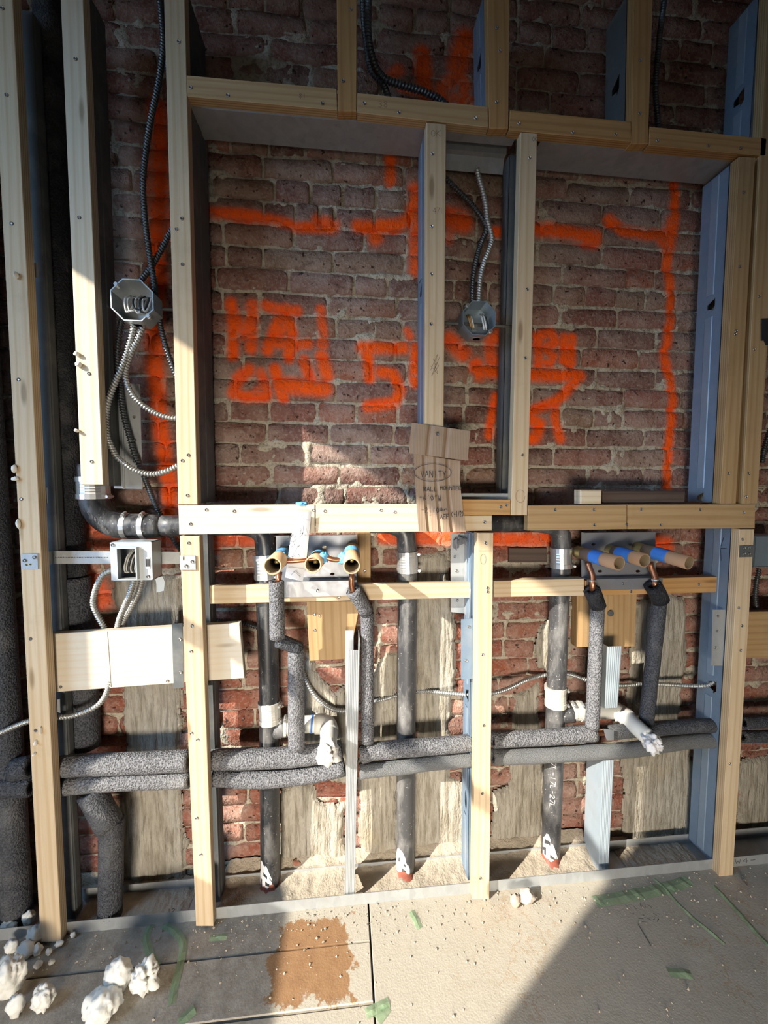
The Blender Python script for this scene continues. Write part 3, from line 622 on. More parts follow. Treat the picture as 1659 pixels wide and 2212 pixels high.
# ------------------------------------------------------------------ steel framing
def strip(pts, t):
    """2D polyline -> closed outline of thickness t"""
    P = [Vector(p) for p in pts]; off = []
    for i in range(len(P)):
        d = (P[min(i+1, len(P)-1)]-P[max(i-1, 0)]).normalized(); off.append(Vector((-d.y, d.x)))
    return P+[p+o*t for p, o in zip(P, off)][::-1]
def extrude_profile(mb, prof, fn0, fn1):
    n = len(prof); v = [fn0(p) for p in prof]+[fn1(p) for p in prof]
    h = n//2
    f = [(i, (i+1) % n, n+(i+1) % n, n+i) for i in range(n)]
    for base in (0, n):
        for i in range(h-1): f.append((base+i, base+i+1, base+n-2-i, base+n-1-i))
    mb.add(v, f)
def channel(name, top, bot, side, label, mat=STEEL, y0=WT+.002, y1=.107, fl_w=.034, holes=(), group='steel studs behind the wood strips', lip=.008):
    """steel C stud: web on the given side edge (px top, px bottom at the wood face), flanges run away from it"""
    xt, xb = at(*top).x, at(*bot).x; zt, zb = at(*top).z, max(.002, at(*bot).z)
    t = .0014; s = -side; mb = MB()
    def X(z): return xb+(xt-xb)*(z-zb)/(zt-zb)
    # web with knockouts
    bm = bmesh.new(); ed = []; loops = [[(y0, zb), (y1, zb), (y1, zt), (y0, zt)]]+[list(h) for h in holes]
    for lp in loops:
        vs = [bm.verts.new((X(z), y, z)) for y, z in lp]; ed += [bm.edges.new((vs[i], vs[(i+1) % len(vs)])) for i in range(len(vs))]
    bmesh.ops.triangle_fill(bm, edges=ed, use_beauty=True); ex = bmesh.ops.extrude_face_region(bm, geom=bm.faces[:])
    for g in ex['geom']:
        if isinstance(g, bmesh.types.BMVert): g.co.x += s*t
    bm.verts.index_update(); mb.add([q.co.copy() for q in bm.verts], [[q.index for q in p.verts] for p in bm.faces]); bm.free()
    for ya, sg in ((y0, 1), (y1, -1)):
        pr = strip([(0, ya), (s*fl_w, ya), (s*fl_w, ya+sg*lip)], t)
        extrude_profile(mb, pr, lambda p: (X(zb)+p[0], p[1], zb), lambda p: (X(zt)+p[0], p[1], zt))
    # pressed bead down the web
    ym = (y0+y1)/2
    if not holes: extrude_profile(mb, strip([(-s*.0, ym-.012), (-s*.0012, ym-.008), (-s*.0012, ym+.008), (-s*.0, ym+.012)], .0004), lambda p: (X(zb)+p[0], p[1], zb), lambda p: (X(zt)+p[0], p[1], zt))
    o = mb.build(name, mat); tag(o, label, 'metal stud', group)
    if holes and mat is BLUE:      # raised bead down the middle of the web, broken by the cutouts
        cuts = sorted((min(q[1] for q in h)-.012, max(q[1] for q in h)+.012) for h in holes); z = zb+.01; segs = []
        for a, b in cuts:
            if a-z > .05: segs.append((z, a))
            z = b
        if zt-z > .05: segs.append((z, zt-.005))
        hw = (y1-y0)*.13
        for a, b in segs:
            m2 = MB(); extrude_profile(m2, strip([(0, ym-hw-.002), (side*.0014, ym-hw), (side*.0014, ym+hw), (0, ym+hw+.002)], .0003), lambda p: (X(a)+p[0], p[1], a), lambda p: (X(b)+p[0], p[1], b))
            m2.build('web_bead', BEAD, o)
    return o
def arrow(yc, zc, s=.016):   # the arrow-like knockout of the studs
    return [(yc-s, zc+s*1.3), (yc-s, zc-s*.9), (yc-s*.3, zc-s*1.6), (yc-s*.3, zc-s*1.0), (yc+s*.9, zc-s*.6), (yc+s*.9, zc+s*.4)]
zof = lambda px, py, Y: at(px, py, Y).z
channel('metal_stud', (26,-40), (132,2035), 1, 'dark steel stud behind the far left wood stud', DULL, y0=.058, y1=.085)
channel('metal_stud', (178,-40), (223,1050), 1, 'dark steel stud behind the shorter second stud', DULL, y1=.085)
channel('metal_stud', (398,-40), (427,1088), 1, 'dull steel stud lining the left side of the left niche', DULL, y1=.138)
channel('metal_stud', (431,1158), (461,1995), 1, 'steel stud under the rail behind the amber lower left stud', DULL, y0=.058)
channel('metal_stud', (921,264), (917,1076), -1, 'lavender steel stud lining the right side of left niche', BLUE, holes=[arrow(.066, zof(915,625,.05), .014)])
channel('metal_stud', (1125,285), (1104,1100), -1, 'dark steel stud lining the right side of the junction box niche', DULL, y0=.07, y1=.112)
channel('metal_stud', (1596,340), (1556,1086), -1, 'blue steel stud lining the right niche with pale cutouts', BLUE, holes=[arrow(.062, zof(1540,660,.06), .013), arrow(.066, zof(1512,1074,.066), .011)])
channel('metal_stud', (1661,-40), (1640,290), -1, 'steel stud above header at the right edge with arrow knockout', BLUE, holes=[arrow(.066, zof(1590,215,.066), .016)])
channel('metal_stud', (1598,1143), (1554,1880), -1, 'tall blue steel stud under right rail with arrow cutout', BLUE, holes=[arrow(.058, zof(1535,1480,.058), .015)])
mz = zof(1018,1730,.07)
channel('metal_stud', (1031,1155), (1021,1935), -1, 'light blue steel stud behind the sunlit lower middle stud', BLUE, y0=.045, holes=[arrow(.075, zof(1020,1500,.07), .016), [(.075+.011*math.cos(a), mz+.03*math.sin(a)) for a in [i*math.pi/8 for i in range(16)]]])
channel('metal_stud', (1052,-40), (1057,236), -1, 'steel stud above header behind the middle short stud', BLUE, holes=[arrow(.066, zof(1040,140,.066), .014)])
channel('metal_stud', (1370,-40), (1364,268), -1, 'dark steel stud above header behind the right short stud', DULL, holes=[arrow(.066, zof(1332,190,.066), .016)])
# wood seen through the cutouts of the right niche's stud
board('liner_strip', [(1572,600),(1600,600),(1590,720),(1562,720)], 'pale wood seen through cutout of the blue niche stud', PALE, Y=.045, t=.05)
board('liner_strip', [(1536,1040),(1566,1040),(1562,1086),(1533,1086)], 'pale wood seen through bottom notch of the blue niche stud', PALE, Y=.05, t=.045)

def header_track(name, xa, xb, py, label, prof=None):
    zz = at(xa, py[0], 0).z; z2 = at(xb, py[1], 0).z; x0 = at(xa, py[0], .05).x; x1 = at(xb, py[1], .05).x
    prof = prof or [(WT, .03), (WT, 0), (.112, 0), (.112, .03)]
    mb = MB(); pr = strip(prof, -.0014)
    extrude_profile(mb, pr, lambda p: (x0, p[0], zz+p[1]), lambda p: (x1, p[0], z2+p[1]))
    return tag(mb.build(name, STEEL), label, 'metal track', 'steel tracks heading the niches')
header_track('header_track', 413, 914, (211, 257), 'mottled galvanised track heading the left niche')
header_track('header_track', 960, 1106, (263, 277), 'stepped steel track heading the narrow junction box niche', [(WT,.04),(WT,0),(.05,0),(.05,.035),(.085,.035),(.085,.006),(.1,.006),(.112,-.028)])
header_track('header_track', 1158, 1590, (286, 328), 'mottled galvanised track heading the right niche')
# floor track
mb = MB(); ta, tb = XL+.02, 2.55
extrude_profile(mb, strip([(WT, .034), (WT, .0015), (.112, .0015), (.112, .034)], -.0014), lambda p: (ta, p[0], p[1]), lambda p: (tb, p[0], p[1]))
TRK = tag(mb.build('floor_track', STEEL), 'dusty galvanised track along the floor under the studs', 'metal track')

def ribbon(name, px, Y, mat, parent=None, w=.0014, closed=False, fn=None):
    """pen or pencil lines, lists of px polylines on a plane facing the room"""
    mb = MB(); fn = fn or (lambda a, b: at(a, b, Y))
    for line in px:
        P = [fn(a, b) for a, b in line]
        for p, q in zip(P[:-1], P[1:]):
            d = (q-p); d.y = 0
            if d.length < 1e-5: continue
            d.normalize(); n = Vector((-d.z, 0, d.x))*w/2; e = d*w*.3
            mb.add([p-e-n, q+e-n, q+e+n, p-e+n], [(0,1,2,3)])
    return mb.build(name, mat, parent)
GLY = {'A':[[(0,1),(.5,0),(1,1)],[(.2,.6),(.8,.6)]],'D':[[(0,0),(0,1),(.6,.95),(1,.5),(.6,.05),(0,0)]],'E':[[(1,0),(0,0),(0,1),(1,1)],[(0,.5),(.7,.5)]],'F':[[(1,0),(0,0),(0,1)],[(0,.5),(.7,.5)]],
 'I':[[(.5,0),(.5,1)]],'K':[[(0,0),(0,1)],[(1,0),(0,.5),(1,1)]],'L':[[(0,0),(0,1),(.8,1)]],'M':[[(0,1),(.1,0),(.5,.6),(.9,0),(1,1)]],'N':[[(0,1),(0,0),(1,1),(1,0)]],'O':[[(.5,0),(.1,.2),(0,.6),(.4,1),(.9,.8),(1,.35),(.5,0)]],
 'T':[[(0,0),(1,0)],[(.5,0),(.5,1)]],'U':[[(0,0),(.1,.9),(.6,1),(1,.8),(1,0)]],'V':[[(0,0),(.5,1),(1,0)]],'W':[[(0,0),(.25,1),(.5,.4),(.75,1),(1,0)]],'Y':[[(0,0),(.5,.5),(1,0)],[(.5,.5),(.5,1)]],
 '0':[[(.5,0),(0,.4),(.4,1),(1,.6),(.5,0)]],'1':[[(.5,0),(.5,1)]],'2':[[(0,.2),(.5,0),(.9,.3),(0,1),(1,1)]],'6':[[(.8,0),(.1,.5),(.3,1),(.9,.8),(.6,.5),(.1,.65)]],'4':[[(.7,1),(.7,0),(0,.6),(1,.6)]],'8':[[(.5,.45),(.1,.2),(.5,0),(.9,.2),(.5,.45),(.05,.75),(.5,1),(.95,.75),(.5,.45)]],
 '3':[[(0,.1),(.6,0),(.8,.3),(.3,.5),(.9,.7),(.5,1),(0,.9)]],'7':[[(0,0),(1,0),(.3,1)]],'5':[[(1,0),(.1,0),(.1,.45),(.7,.4),(1,.7),(.6,1),(0,.95)]],
 '(':[[(.8,0),(.3,.3),(.3,.7),(.8,1)]],')':[[(.2,0),(.7,.3),(.7,.7),(.2,1)]],'+':[[(.5,.2),(.5,.8)],[(.1,.5),(.9,.5)]],'-':[[(.1,.5),(.9,.5)]],"'":[[(.5,0),(.4,.25)]],'"':[[(.3,0),(.25,.25)],[(.7,0),(.65,.25)]],'/':[[(.9,0),(.1,1)]],'w':[[(0,.4),(.2,1),(.5,.6),(.7,1),(1,.4)]],'n':[[(0,.4),(0,1)],[(0,.6),(.5,.4),(.9,.6),(.9,1)]],'R':[[(0,1),(0,0),(.8,.1),(.8,.4),(0,.5),(1,1)]],'P':[[(0,1),(0,0),(.9,.1),(.9,.4),(0,.5)]],'V2':[]}
def text(s, x, y, w, h, slant=0.0, drop=0.0, gap=1.35):
    out = []
    for i, ch in enumerate(s):
        for ln in GLY.get(ch, []):
            out.append([(x+i*w*gap+u*w+slant*(1-v)*h, y+v*h+drop*(i*gap+u)) for u, v in ln])
    return out
ribbon('marker_note', text('1V', 221, 1981, 8, 11, 0, -1), WT-.0012, INK, TRK, .0016)
ribbon('marker_note', text('12C', 362, 1964, 7, 9, 0, -1), WT-.0012, INK, TRK, .0016)
ribbon('marker_note', text('W4-', 1588, 1856, 12, 10, 0, -1), WT-.0012, INK, TRK, .0016)

def pstud(name, quad, y0, y1, label, mat, web, wtop=None):
    """cut steel stud: ribbed front flange plus web on one side"""
    TL, TR, BR, BL = [at(a, b, y0) for a, b in quad]; mb = MB(); t = .0014; n = 7
    prof = []
    for i in range(n*2+1):
        prof.append((i/(n*2), -.0007 if i % 2 else 0))
    def P(u, top): 
        a, b = (TL, TR) if top else (BL, BR); return a.lerp(b, u)
    pr = strip([(p[0]*.03, p[1]) for p in prof], t)
    extrude_profile(mb, pr, lambda p: (P(p[0]/.03, 0).x, y0+p[1], max(.003, P(0, 0).z)), lambda p: (P(p[0]/.03, 1).x, y0+p[1], P(0, 1).z))
    e0, e1 = (BL, wtop or TL) if web < 0 else (BR, wtop or TR)
    s = -web*t
    mb.add([(e0.x, y0, max(.003, e0.z)), (e0.x, y1, max(.003, e0.z)), (e1.x, y1, e1.z), (e1.x, y0, e1.z), (e0.x+s, y0, max(.003, e0.z)), (e0.x+s, y1, max(.003, e0.z)), (e1.x+s, y1, e1.z), (e1.x+s, y0, e1.z)],
           [(0,1,2,3),(7,6,5,4),(0,4,5,1),(1,5,6,2),(2,6,7,3),(3,7,4,0)])
    w = (BR-BL).length*.8; q = -web
    mb.box((min(e0.x, e0.x+q*w), y1-t, max(.003, e0.z)), (max(e0.x, e0.x+q*w), y1, e1.z))
    return tag(mb.build(name, mat), label, 'metal stud', 'short cut steel studs')
pstud('cut_metal_stud', [(752,1405),(777,1405),(766,1932),(744,1932)], .03, .09, 'short ribbed steel stud in left bay, notched at top', STEEL, 1, at(777,1378,.03))
pstud('cut_metal_stud', [(1313,1397),(1343,1401),(1334,1532),(1306,1530)], .045, .115, 'stub of steel stud hanging between right foam risers', BLUEL, -1)
pstud('cut_metal_stud', [(1302,1642),(1326,1642),(1314,1882),(1293,1882)], .045, .122, 'short blue-grey steel stud standing on track under right pipes', BLUEL, -1)
def screws_on(o, pts, Y):
    for a, b in pts: screw(at(a, b, Y-.0006), o)
    return o
G6 = 'flat steel plates and straps'
def slot(x, y, w=5, h=3): return [(x+w*math.cos(a), y+h*math.sin(a)) for a in [i*math.pi/5 for i in range(10)]]
screws_on(tag(plate('steel_strap', [(238,827),(302,830),(308,1057),(246,1055)], .078, .0015, STEEL), 'grey steel strap behind hanging cable loops at left', 'metal plate', G6), [(290,901),(292,951),(252,902),(254,1000),(291,997)], .078)
tube('rib', [at(263,832,.0775), at(268,1054,.0775)], .0028, STEEL, bpy.data.objects['steel_strap'], n=6, step=.1)
screws_on(tag(plate('nailing_plate', [(371,1348),(394,1346),(397,1485),(375,1487)], .0325, .0015, DULL), 'dark steel plate screwed on the wide board by lower left stud', 'metal plate', G6), [(390,1452),(389,1381)], .0325)
mb = MB(); q0 = [at(973,1152,.1), at(1003,1152,.1), at(1016,1152,.075), at(1022,1152,.05)]; q1 = [at(974,1322,.1), at(1003,1325,.1), at(1011,1335,.075), at(1014,1338,.05)]
for i in range(3):
    v = [q0[i], q0[i+1], q1[i+1], q1[i]]; mb.add(v+[p+Vector((.001,.0014,0)) for p in v], [(0,3,2,1),(4,5,6,7),(0,1,5,4),(1,2,6,5),(2,3,7,6),(3,0,4,7)])
screws_on(tag(mb.build('bent_strap', STEEL), 'bent shiny steel strap behind crosspiece left of middle stud', 'metal plate', G6), [(983,1203),(986,1233),(988,1297)], .099)
mb = MB(); 
for k in range(7):
    a = (980+5*k, 1160+random.uniform(-3,8), .088); 
    mb.add([at(a[0], a[1], a[2]), at(a[0]+8, a[1]+random.uniform(-4,6), a[2]-.01), at(a[0]+7, a[1]+random.uniform(14,26), a[2]+.004), at(a[0]-2, a[1]+random.uniform(10,20), a[2])], [(0,1,2,3)])
mb.build('torn_edge', PLATE, bpy.data.objects['bent_strap'])
screws_on(tag(plate('steel_strap', [(996,1338),(1029,1336),(1029,1466),(996,1468)], .028, .0015, BLUE), 'bright steel plate tucked behind the lower middle stud', 'metal plate', G6), [(1013,1354),(1007,1427)], .028)
screws_on(tag(plate('steel_strap', [(1540,1317),(1574,1317),(1568,1438),(1537,1438)], .028, .0015, STEEL), 'grey steel plate tucked behind lower right stud by blue stud', 'metal plate', G6), [(1551,1331),(1549,1363),(1546,1399)], .028)
tag(plate('sill_track', [(985,1066),(1099,1066),(1099,1078),(985,1078)], .026, .05, STEEL), 'thin steel track on the sill of the junction box niche', 'metal track')
# mounting plates behind the valves
def mount(px, label):
    x0, x1, yt, yb, ylo = px
    Yb = .085; o = plate('mounting_plate', [(x0,yt),(x1,yt),(x1,yb),(x0,yb)], Yb, .0015, PLATE, holes=[slot(x0+26,yt+26),slot(x0+105,yt+26),slot(x0+122,yt+84),slot(x0+40,yt+84)] if yb > yt+90 else [slot(x0+26,yt+24), slot(x0+92,yt+24)])
    tag(o, label, 'metal plate')
    a, b = at(x0, yb, Yb), at(x1, yb, Yb); Yf = .0565; l, r = at(x0, ylo, Yf), at(x1, ylo, Yf); z = a.z
    mb = MB(); mb.box((a.x, Yf, z-.0014), (b.x, Yb+.0015, z)); mb.v, mb.f, mb.m = [], [], []; extrude_profile(mb, strip([(Yb, z), (Yf, z), (Yf, l.z)], .0014), lambda p: (a.x, p[0], p[1]), lambda p: (b.x, p[0], p[1]))
    mb.build('flange', PLATE, o)
    mb = MB(); mb.box((a.x, Yb-.012, at(x0, yt, Yb).z-.0014), (b.x, Yb, at(x0, yt, Yb).z)); mb.build('top_flange', PLATE, o); screw(at(x0+90, ylo-15, Yf-.002), o); return o
mount((596,770,1156,1252,1291), 'steel mounting plate behind the left three cardboard tubes')
mount((1256,1416,1150,1247,1276), 'shaded steel mounting plate behind the blue taped tubes')

# ------------------------------------------------------------------ pipes
def band(parent, p, d, r, h, name='coupling', mat=BANDM, clamps=2):
    """no-hub coupling: ribbed sleeve with two clamp bands and worm screws"""
    d = Vector(d).normalized(); p = Vector(p); n = 20
    prof = [(-h*.5, r*.99), (-h*.5, r*1.14), (-h*.28, r*1.14), (-h*.27, r*1.08)]+[(h*(-.26+.52*i/8), r*(1.08+.012*(i % 2))) for i in range(9)]+[(h*.27, r*1.08), (h*.28, r*1.14), (h*.5, r*1.14), (h*.5, r*.99)]
    o = tube(name, [p+d*a for a, _ in prof], [1], mat, parent, n=n, straight=True, mod=lambda s, t: np.array([b for _, b in prof])[:,None]*np.ones_like(t))
    o.data.polygons.foreach_set('use_smooth', [False]*len(o.data.polygons))
    for s in ((-.39, .39) if clamps == 2 else (0,)):
        q = p+d*h*s; side = d.orthogonal() if abs(d.z) < .8 else Vector((1,-.25,0)); side = Vector((0,-.3,1)) if abs(d.z) < .5 else side
        side.normalize(); tang = d.cross(side).normalized(); mb = MB(); c = q+side*r*1.22
        mb.cyl(c-tang*.006, c+tang*.010, .0042, 8); mb.cyl(c+tang*.010, c+tang*.016, .0035, 6)
        mb.build('clamp_screw', BANDM, o)
    return o
YP = .103
def stack(px, r, label, mat, bands, name='drain_pipe'):
    pts = path(px, YP); o = tube(name, pts, r, mat, n=24, step=.02); tag(o, label, 'pipe', 'black plastic drain pipes')
    for (a, b, h, m) in bands:
        band(o, at(a, b, YP), at(px[-2][0], px[-2][1], YP)-at(px[1][0], px[1][1], YP), r, mm(h, YP), mat=m)
    return o
RP = mm(21.5, YP)
SA = stack([(500,1134),(540,1137),(566,1152),(574,1185),(576,1313),(581,1480),(584,1860),(584.5,1916)], RP, 'black drain pipe with white specks, leftmost of three', ABS, [(573,1223,52,BANDM),(583,1536,46,RUBBER)])
SB = stack([(800,1130),(845,1133),(872,1147),(879,1180),(880,1300),(878,1480),(876,1860),(875.5,1893)], RP, 'dusty grey drain pipe in the middle bay, second of three', ABSD, [(880,1213,46,BANDM)])
SCp = stack([(1125,1128),(1180,1132),(1205,1145),(1213,1178),(1208,1300),(1202,1480),(1190,1820),(1188.5,1862)], RP, 'dusty drain pipe left of right tubes, rightmost of three', ABSD, [(1212,1204,46,BANDM),(1200,1503,46,RUBBER)])
def blot(parent, px, py, w, h, seed, mat):   # white paint and red sealant at the foot of the stacks
    r = random.Random(seed); n = 14; c = [(px+w*(.6+.5*r.random())*math.cos(i*2*math.pi/n), py+h*(.6+.5*r.random())*math.sin(i*2*math.pi/n)) for i in range(n)]
    cx = at(px, py, YP).x
    axis = project(parent.matrix_world.translation)
    mb = MB(); V = []
    for a, b in c+[(px, py)]:
        p = at(a, b, YP); V.append(p)
    return V
def foot(parent, px, py, seed):
    base = at(px, py-2, YP); base.z = max(base.z, 0); r = random.Random(seed); n = 22
    V = []; Fc = []
    for j, (rr, zz) in enumerate(((1.02, .022), (1.09, .012), (1.18, .005), (1.32, .0))):
        for i in range(n):
            a = 2*math.pi*i/n; k = r.uniform(.85, 1.18) if j else 1
            V.append((base.x+math.cos(a)*RP*rr*(k if j > 1 else 1), base.y+math.sin(a)*RP*rr*(k if j > 1 else 1), max(.001, base.z*0+zz*(r.uniform(.4,1.3) if j < 2 else 1))+.004))
    for j in range(3):
        for i in range(n): Fc.append((j*n+i, j*n+(i+1) % n, (j+1)*n+(i+1) % n, (j+1)*n+i))
    fixn(mk('sealant_collar', V, Fc, REDPUTTY, parent, smooth=True))
    V = []; Fc = []; m = 9; hh = .085
    for j in range(7):
        for i in range(m):
            a = -math.pi*.95+math.pi*.55*i/(m-1); z = .018+hh*j/6*(.45+.55*math.sin(math.pi*i/(m-1)+.2*seed)*r.uniform(.8,1.1))
            V.append((base.x+math.cos(a)*RP*1.012, base.y+math.sin(a)*RP*1.012, z))
    for j in range(6):
        for i in range(m-1):
            if r.random() < .86: Fc.append((j*m+i, j*m+i+1, (j+1)*m+i+1, (j+1)*m+i))
    fixn(mk('paint_splash', V, Fc, WHITE, parent, smooth=True))
foot(SA, 584.5, 1916, 1); foot(SB, 875.5, 1893, 2); foot(SCp, 1188.5, 1862, 3)
# white lettering down the right stack
C0, C1 = at(1197, 1660, YP), at(1190, 1790, YP)
mb = MB()
lt = []
for i, ch in enumerate('7L-17L-27L'):
    for ln in GLY.get(ch, [[(.2,.2),(.8,.8)]]): lt.append([(v*.014, (i*1.35+u)*.011) for u, v in ln])
for ln in lt:
    for (u0_, s0), (u1_, s1) in zip(ln[:-1], ln[1:]):
        pts = []
        for u, s in ((u0_, s0), (u1_, s1)):
            ang = -math.pi*.5-.25-u/RP*1.0; z = .62-s*1.0-.28; cx = C0.x+(C1.x-C0.x)*0.5
            pts.append((Vector((at(1193,1720,YP).x+math.cos(ang)*RP*1.012, YP+math.sin(ang)*RP*1.012, z))))
        p, q = pts; d = (q-p)
        if d.length < 1e-5: continue
        nrm = Vector((math.cos(-math.pi*.5-.4), math.sin(-math.pi*.5-.4), 0)); n_ = d.normalized().cross(nrm)*.0007; mb.add([p-n_, q-n_, q+n_, p+n_], [(0,1,2,3)])
mb.build('pipe_print', WHITE, SCp)

VENT = tag(tube('vent_pipe', path([(345,1136),(430,1136),(505,1134)], .078), mm(22,.078), ABS, n=24, step=.03), 'black vent pipe running behind the left rail from the elbow', 'pipe')
tag(tube('vent_pipe', path([(1030,1130),(1140,1130)], .09), mm(21,.09), ABS, n=24, step=.03), 'black vent pipe seen in the gap of the rail', 'pipe')
EL = tag(tube('pipe_elbow', path([(199,1004),(203,1070),(209,1098),(228,1122),(258,1135),(290,1137),(350,1136)], .078), [mm(27,.078)]*3+[mm(26,.078)]*2+[mm(23,.078)], ABS, n=28, step=.012), 'large black pipe elbow under the short left stud', 'pipe')
band(EL, at(202,1054,.078), (0,0,1), mm(26.5,.078), mm(44,.078)); band(EL, at(294,1137,.078), (1,0,0), mm(23.5,.078), mm(44,.078), mat=RUBBER if False else BANDM)
ribbon('pipe_print', [[(a, b) for a, b in ln] for ln in text('658107V', 189, 1103, 5, 6, 0, 5.0, 1.4)], .078-mm(27.5,.078), PENCIL, EL, .001)

# white plastic trap arms with plugs
def lump(name, c, r, mat, parent=None, seed=0, amp=.35, sub=3, sc=(1,1,1), freq=2.2):
    bm = bmesh.new(); bmesh.ops.create_icosphere(bm, subdivisions=sub, radius=1.0); v = np.array([q.co[:] for q in bm.verts]); f = [[q.index for q in p.verts] for p in bm.faces]; bm.free()
    n = fbm(v[:,0]*freq+7+v[:,2]*1.3, v[:,1]*freq+3-v[:,2]*1.7, 100+seed, 4)-.5
    n2 = np.abs(vnoise(v[:,0]*freq*1.7+v[:,1]*2+9, v[:,2]*freq*1.7+5, 300+seed)-.5)
    n3 = np.abs(fbm(v[:,0]*freq*1.2-v[:,1]*1.1+4, v[:,2]*freq*1.2+v[:,1]*2+8, 500+seed, 3)-.5)
    v = v*(1+amp*2*n-amp*.8*n2-amp*1.5*(np.clip(.10-n3,0,1)*3))[:,None]*np.array(sc)*r+np.array(c)
    return mk(name, v, f, mat, parent, smooth=True)
PL = tag(tube('trap_arm', [at(612,1568,.10), at(640,1566,.10), at(690,1563,.10), at(708,1564,.094), at(711,1574,.074), at(710,1596,.035), at(709,1612,.01)], mm(18,.09), PVC, n=22, step=.008), 'white plastic trap arm in left bay pointing out, foam plugged', 'pipe')
tube('hub', [at(681,1563,.10), at(702,1563,.099)], mm(21,.10), PVC, PL, n=22, step=.01); tube('hub', [at(711,1576,.075), at(711,1586,.056)], mm(20.5,.07), PVC, PL, n=22, step=.01)
tube('purple_primer_ring', [at(672,1564,.10), at(676,1564,.10)], mm(18.6,.10), TAPE, PL, n=22, step=.01)
fx = lump('foam_plug', at(709,1627,-.02), mm(27), SPRAYFOAM, PL, 5, .42, 4)
tube('tee_branch', [at(590,1578,.105), at(606,1572,.103), at(622,1568,.101)], [mm(20,.1), mm(21,.1), mm(23,.1)], ABSD, SA, n=20, step=.01)
band(SA, at(628,1567,.10), at(660,1565,.1)-at(612,1568,.1), mm(20,.1), mm(26,.1), mat=RUBBER)
PR = tag(tube('trap_arm', [at(1236,1536,.10), at(1290,1536,.10), at(1330,1537,.10), at(1344,1540,.095), at(1352,1548,.078), at(1380,1575,.022), at(1402,1594,-.012)], mm(18,.09), PVC, n=22, step=.008), 'white plastic trap arm at right pointing out, paper plugged', 'pipe')
tube('hub', [at(1322,1537,.10), at(1338,1538,.099)], mm(21,.1), PVC, PR, n=22, step=.01); tube('hub', [at(1349,1546,.082), at(1358,1554,.066)], mm(21,.08), PVC, PR, n=22, step=.01)
lump('paper_plug', at(1411,1606,-.03), mm(21), TISSUE, PR, 9, .5, 4, (1,1.1,1.15), 3.0)
tube('tee_branch', [at(1204,1545,.105), at(1220,1541,.103), at(1234,1538,.101)], [mm(19,.1), mm(21,.1), mm(23,.1)], ABSD, SCp, n=20, step=.01)
band(SCp, at(1243,1536,.10), at(1290,1536,.1)-at(1236,1536,.1), mm(20,.1), mm(26,.1), mat=RUBBER)

# foam sleeved water lines
YF = .052
def sleeve(px, wpx, label, mat=FOAM, Y=YF, group='foam sleeved pipes', parent=None, hole=True, name='foam_sleeve', rough=.05):
    Y0 = Y if np.ndim(Y) == 0 else float(np.mean(Y)); r = mm(wpx/2, Y0)
    o = tube(name, path(px, Y), r, mat, parent, n=22, step=.012, hole=r*.5 if hole else None, rough=rough)
    return tag(o, label, 'pipe', group) if parent is None else o
def core(o, px, Y, r=.0075):
    tube('copper_core', path(px, Y), r, COPPER, o, n=12, step=.02)
GH = 'horizontal foam sleeved pipes'
S1 = sleeve([(28,1662),(68,1656)], 44, 'upper foam sleeve end at far left edge', FOAMD, group=GH)
S2 = sleeve([(-300,1708),(-40,1700),(70,1697)], 42, 'lower foam sleeve running off the left edge', FOAMD, group=GH)
sleeve([(118,1655),(253,1650),(408,1643)], 43, 'upper grey foam sleeve between the two left lower studs', group=GH)
sleeve([(120,1702),(160,1696),(253,1689),(410,1683)], 36, 'lower grey foam sleeve between the two left lower studs', group=GH)
sleeve([(455,1640),(540,1639),(622,1636),(690,1628),(738,1620)], 42, 'upper foam sleeve left of the notched short stud', group=GH)
sleeve([(459,1678),(520,1682),(572,1683),(640,1677),(700,1667),(744,1657)], 37, 'lower sagging foam sleeve left of the notched short stud', group=GH)
sleeve([(779,1631),(820,1621),(921,1613),(1021,1604)], 37, 'upper foam sleeve between notched short stud and middle stud', group=GH)
sleeve([(776,1665),(820,1661),(870,1656),(921,1648),(1021,1639)], 33, 'lower smooth foam sleeve between notched short stud and middle stud', SMOOTHF, group=GH, rough=.09)
S9 = sleeve([(1064,1598),(1103,1596),(1200,1591),(1265,1585),(1284,1584)], 36, 'upper foam sleeve right of middle stud, split at its end', group=GH)
core(S9, [(1270,1585),(1318,1582)], YF)
sleeve([(1314,1582),(1379,1577),(1485,1569),(1560,1566)], 32, 'upper dark foam sleeve reaching the blue right stud', FOAMD, group=GH)
sleeve([(1064,1634),(1150,1632),(1220,1628),(1326,1622),(1379,1617),(1485,1601),(1559,1599)], 35, 'long lower foam sleeve right of the middle stud', SMOOTHF, group=GH, rough=.07)
sleeve([(1604,1561),(1720,1556),(2250,1532)], 30, 'upper dark foam sleeve at the right picture edge', FOAMD, group=GH)
sleeve([(1602,1591),(1720,1588),(2250,1566)], 28, 'lower dark foam sleeve at the right picture edge', FOAMD, group=GH)
tag(plate('pipe_clip', [(1304,1575),(1326,1577),(1326,1599),(1311,1599),(1308,1590)], .018, .002, PLATE), 'small bright tin clip on the upper right foam sleeve', 'clip')
R1 = tag(empty('riser', at(640,1620,YF)), 'jogged foam sleeved riser hanging from the leftmost cardboard tube', 'pipe', 'foam sleeved risers')
sleeve([(597,1256),(598,1310),(599,1378)], 32, None, FOAM, .02, parent=R1); sleeve([(600,1383),(648,1401)], 30, None, FOAMD, [.028,.045], parent=R1); sleeve([(640,1398),(640,1500),(640,1617)], 36, None, FOAM, [.050,.050,.035], parent=R1)
core(R1, [(602,1372),(608,1388),(640,1404)], [.022,.03,.048]); core(R1, [(604,1235),(600,1262)], [.03,.022])
R2 = tag(empty('riser', at(794,1600,YF)), 'bent foam sleeved riser beside the notched short stud', 'pipe', 'foam sleeved risers')
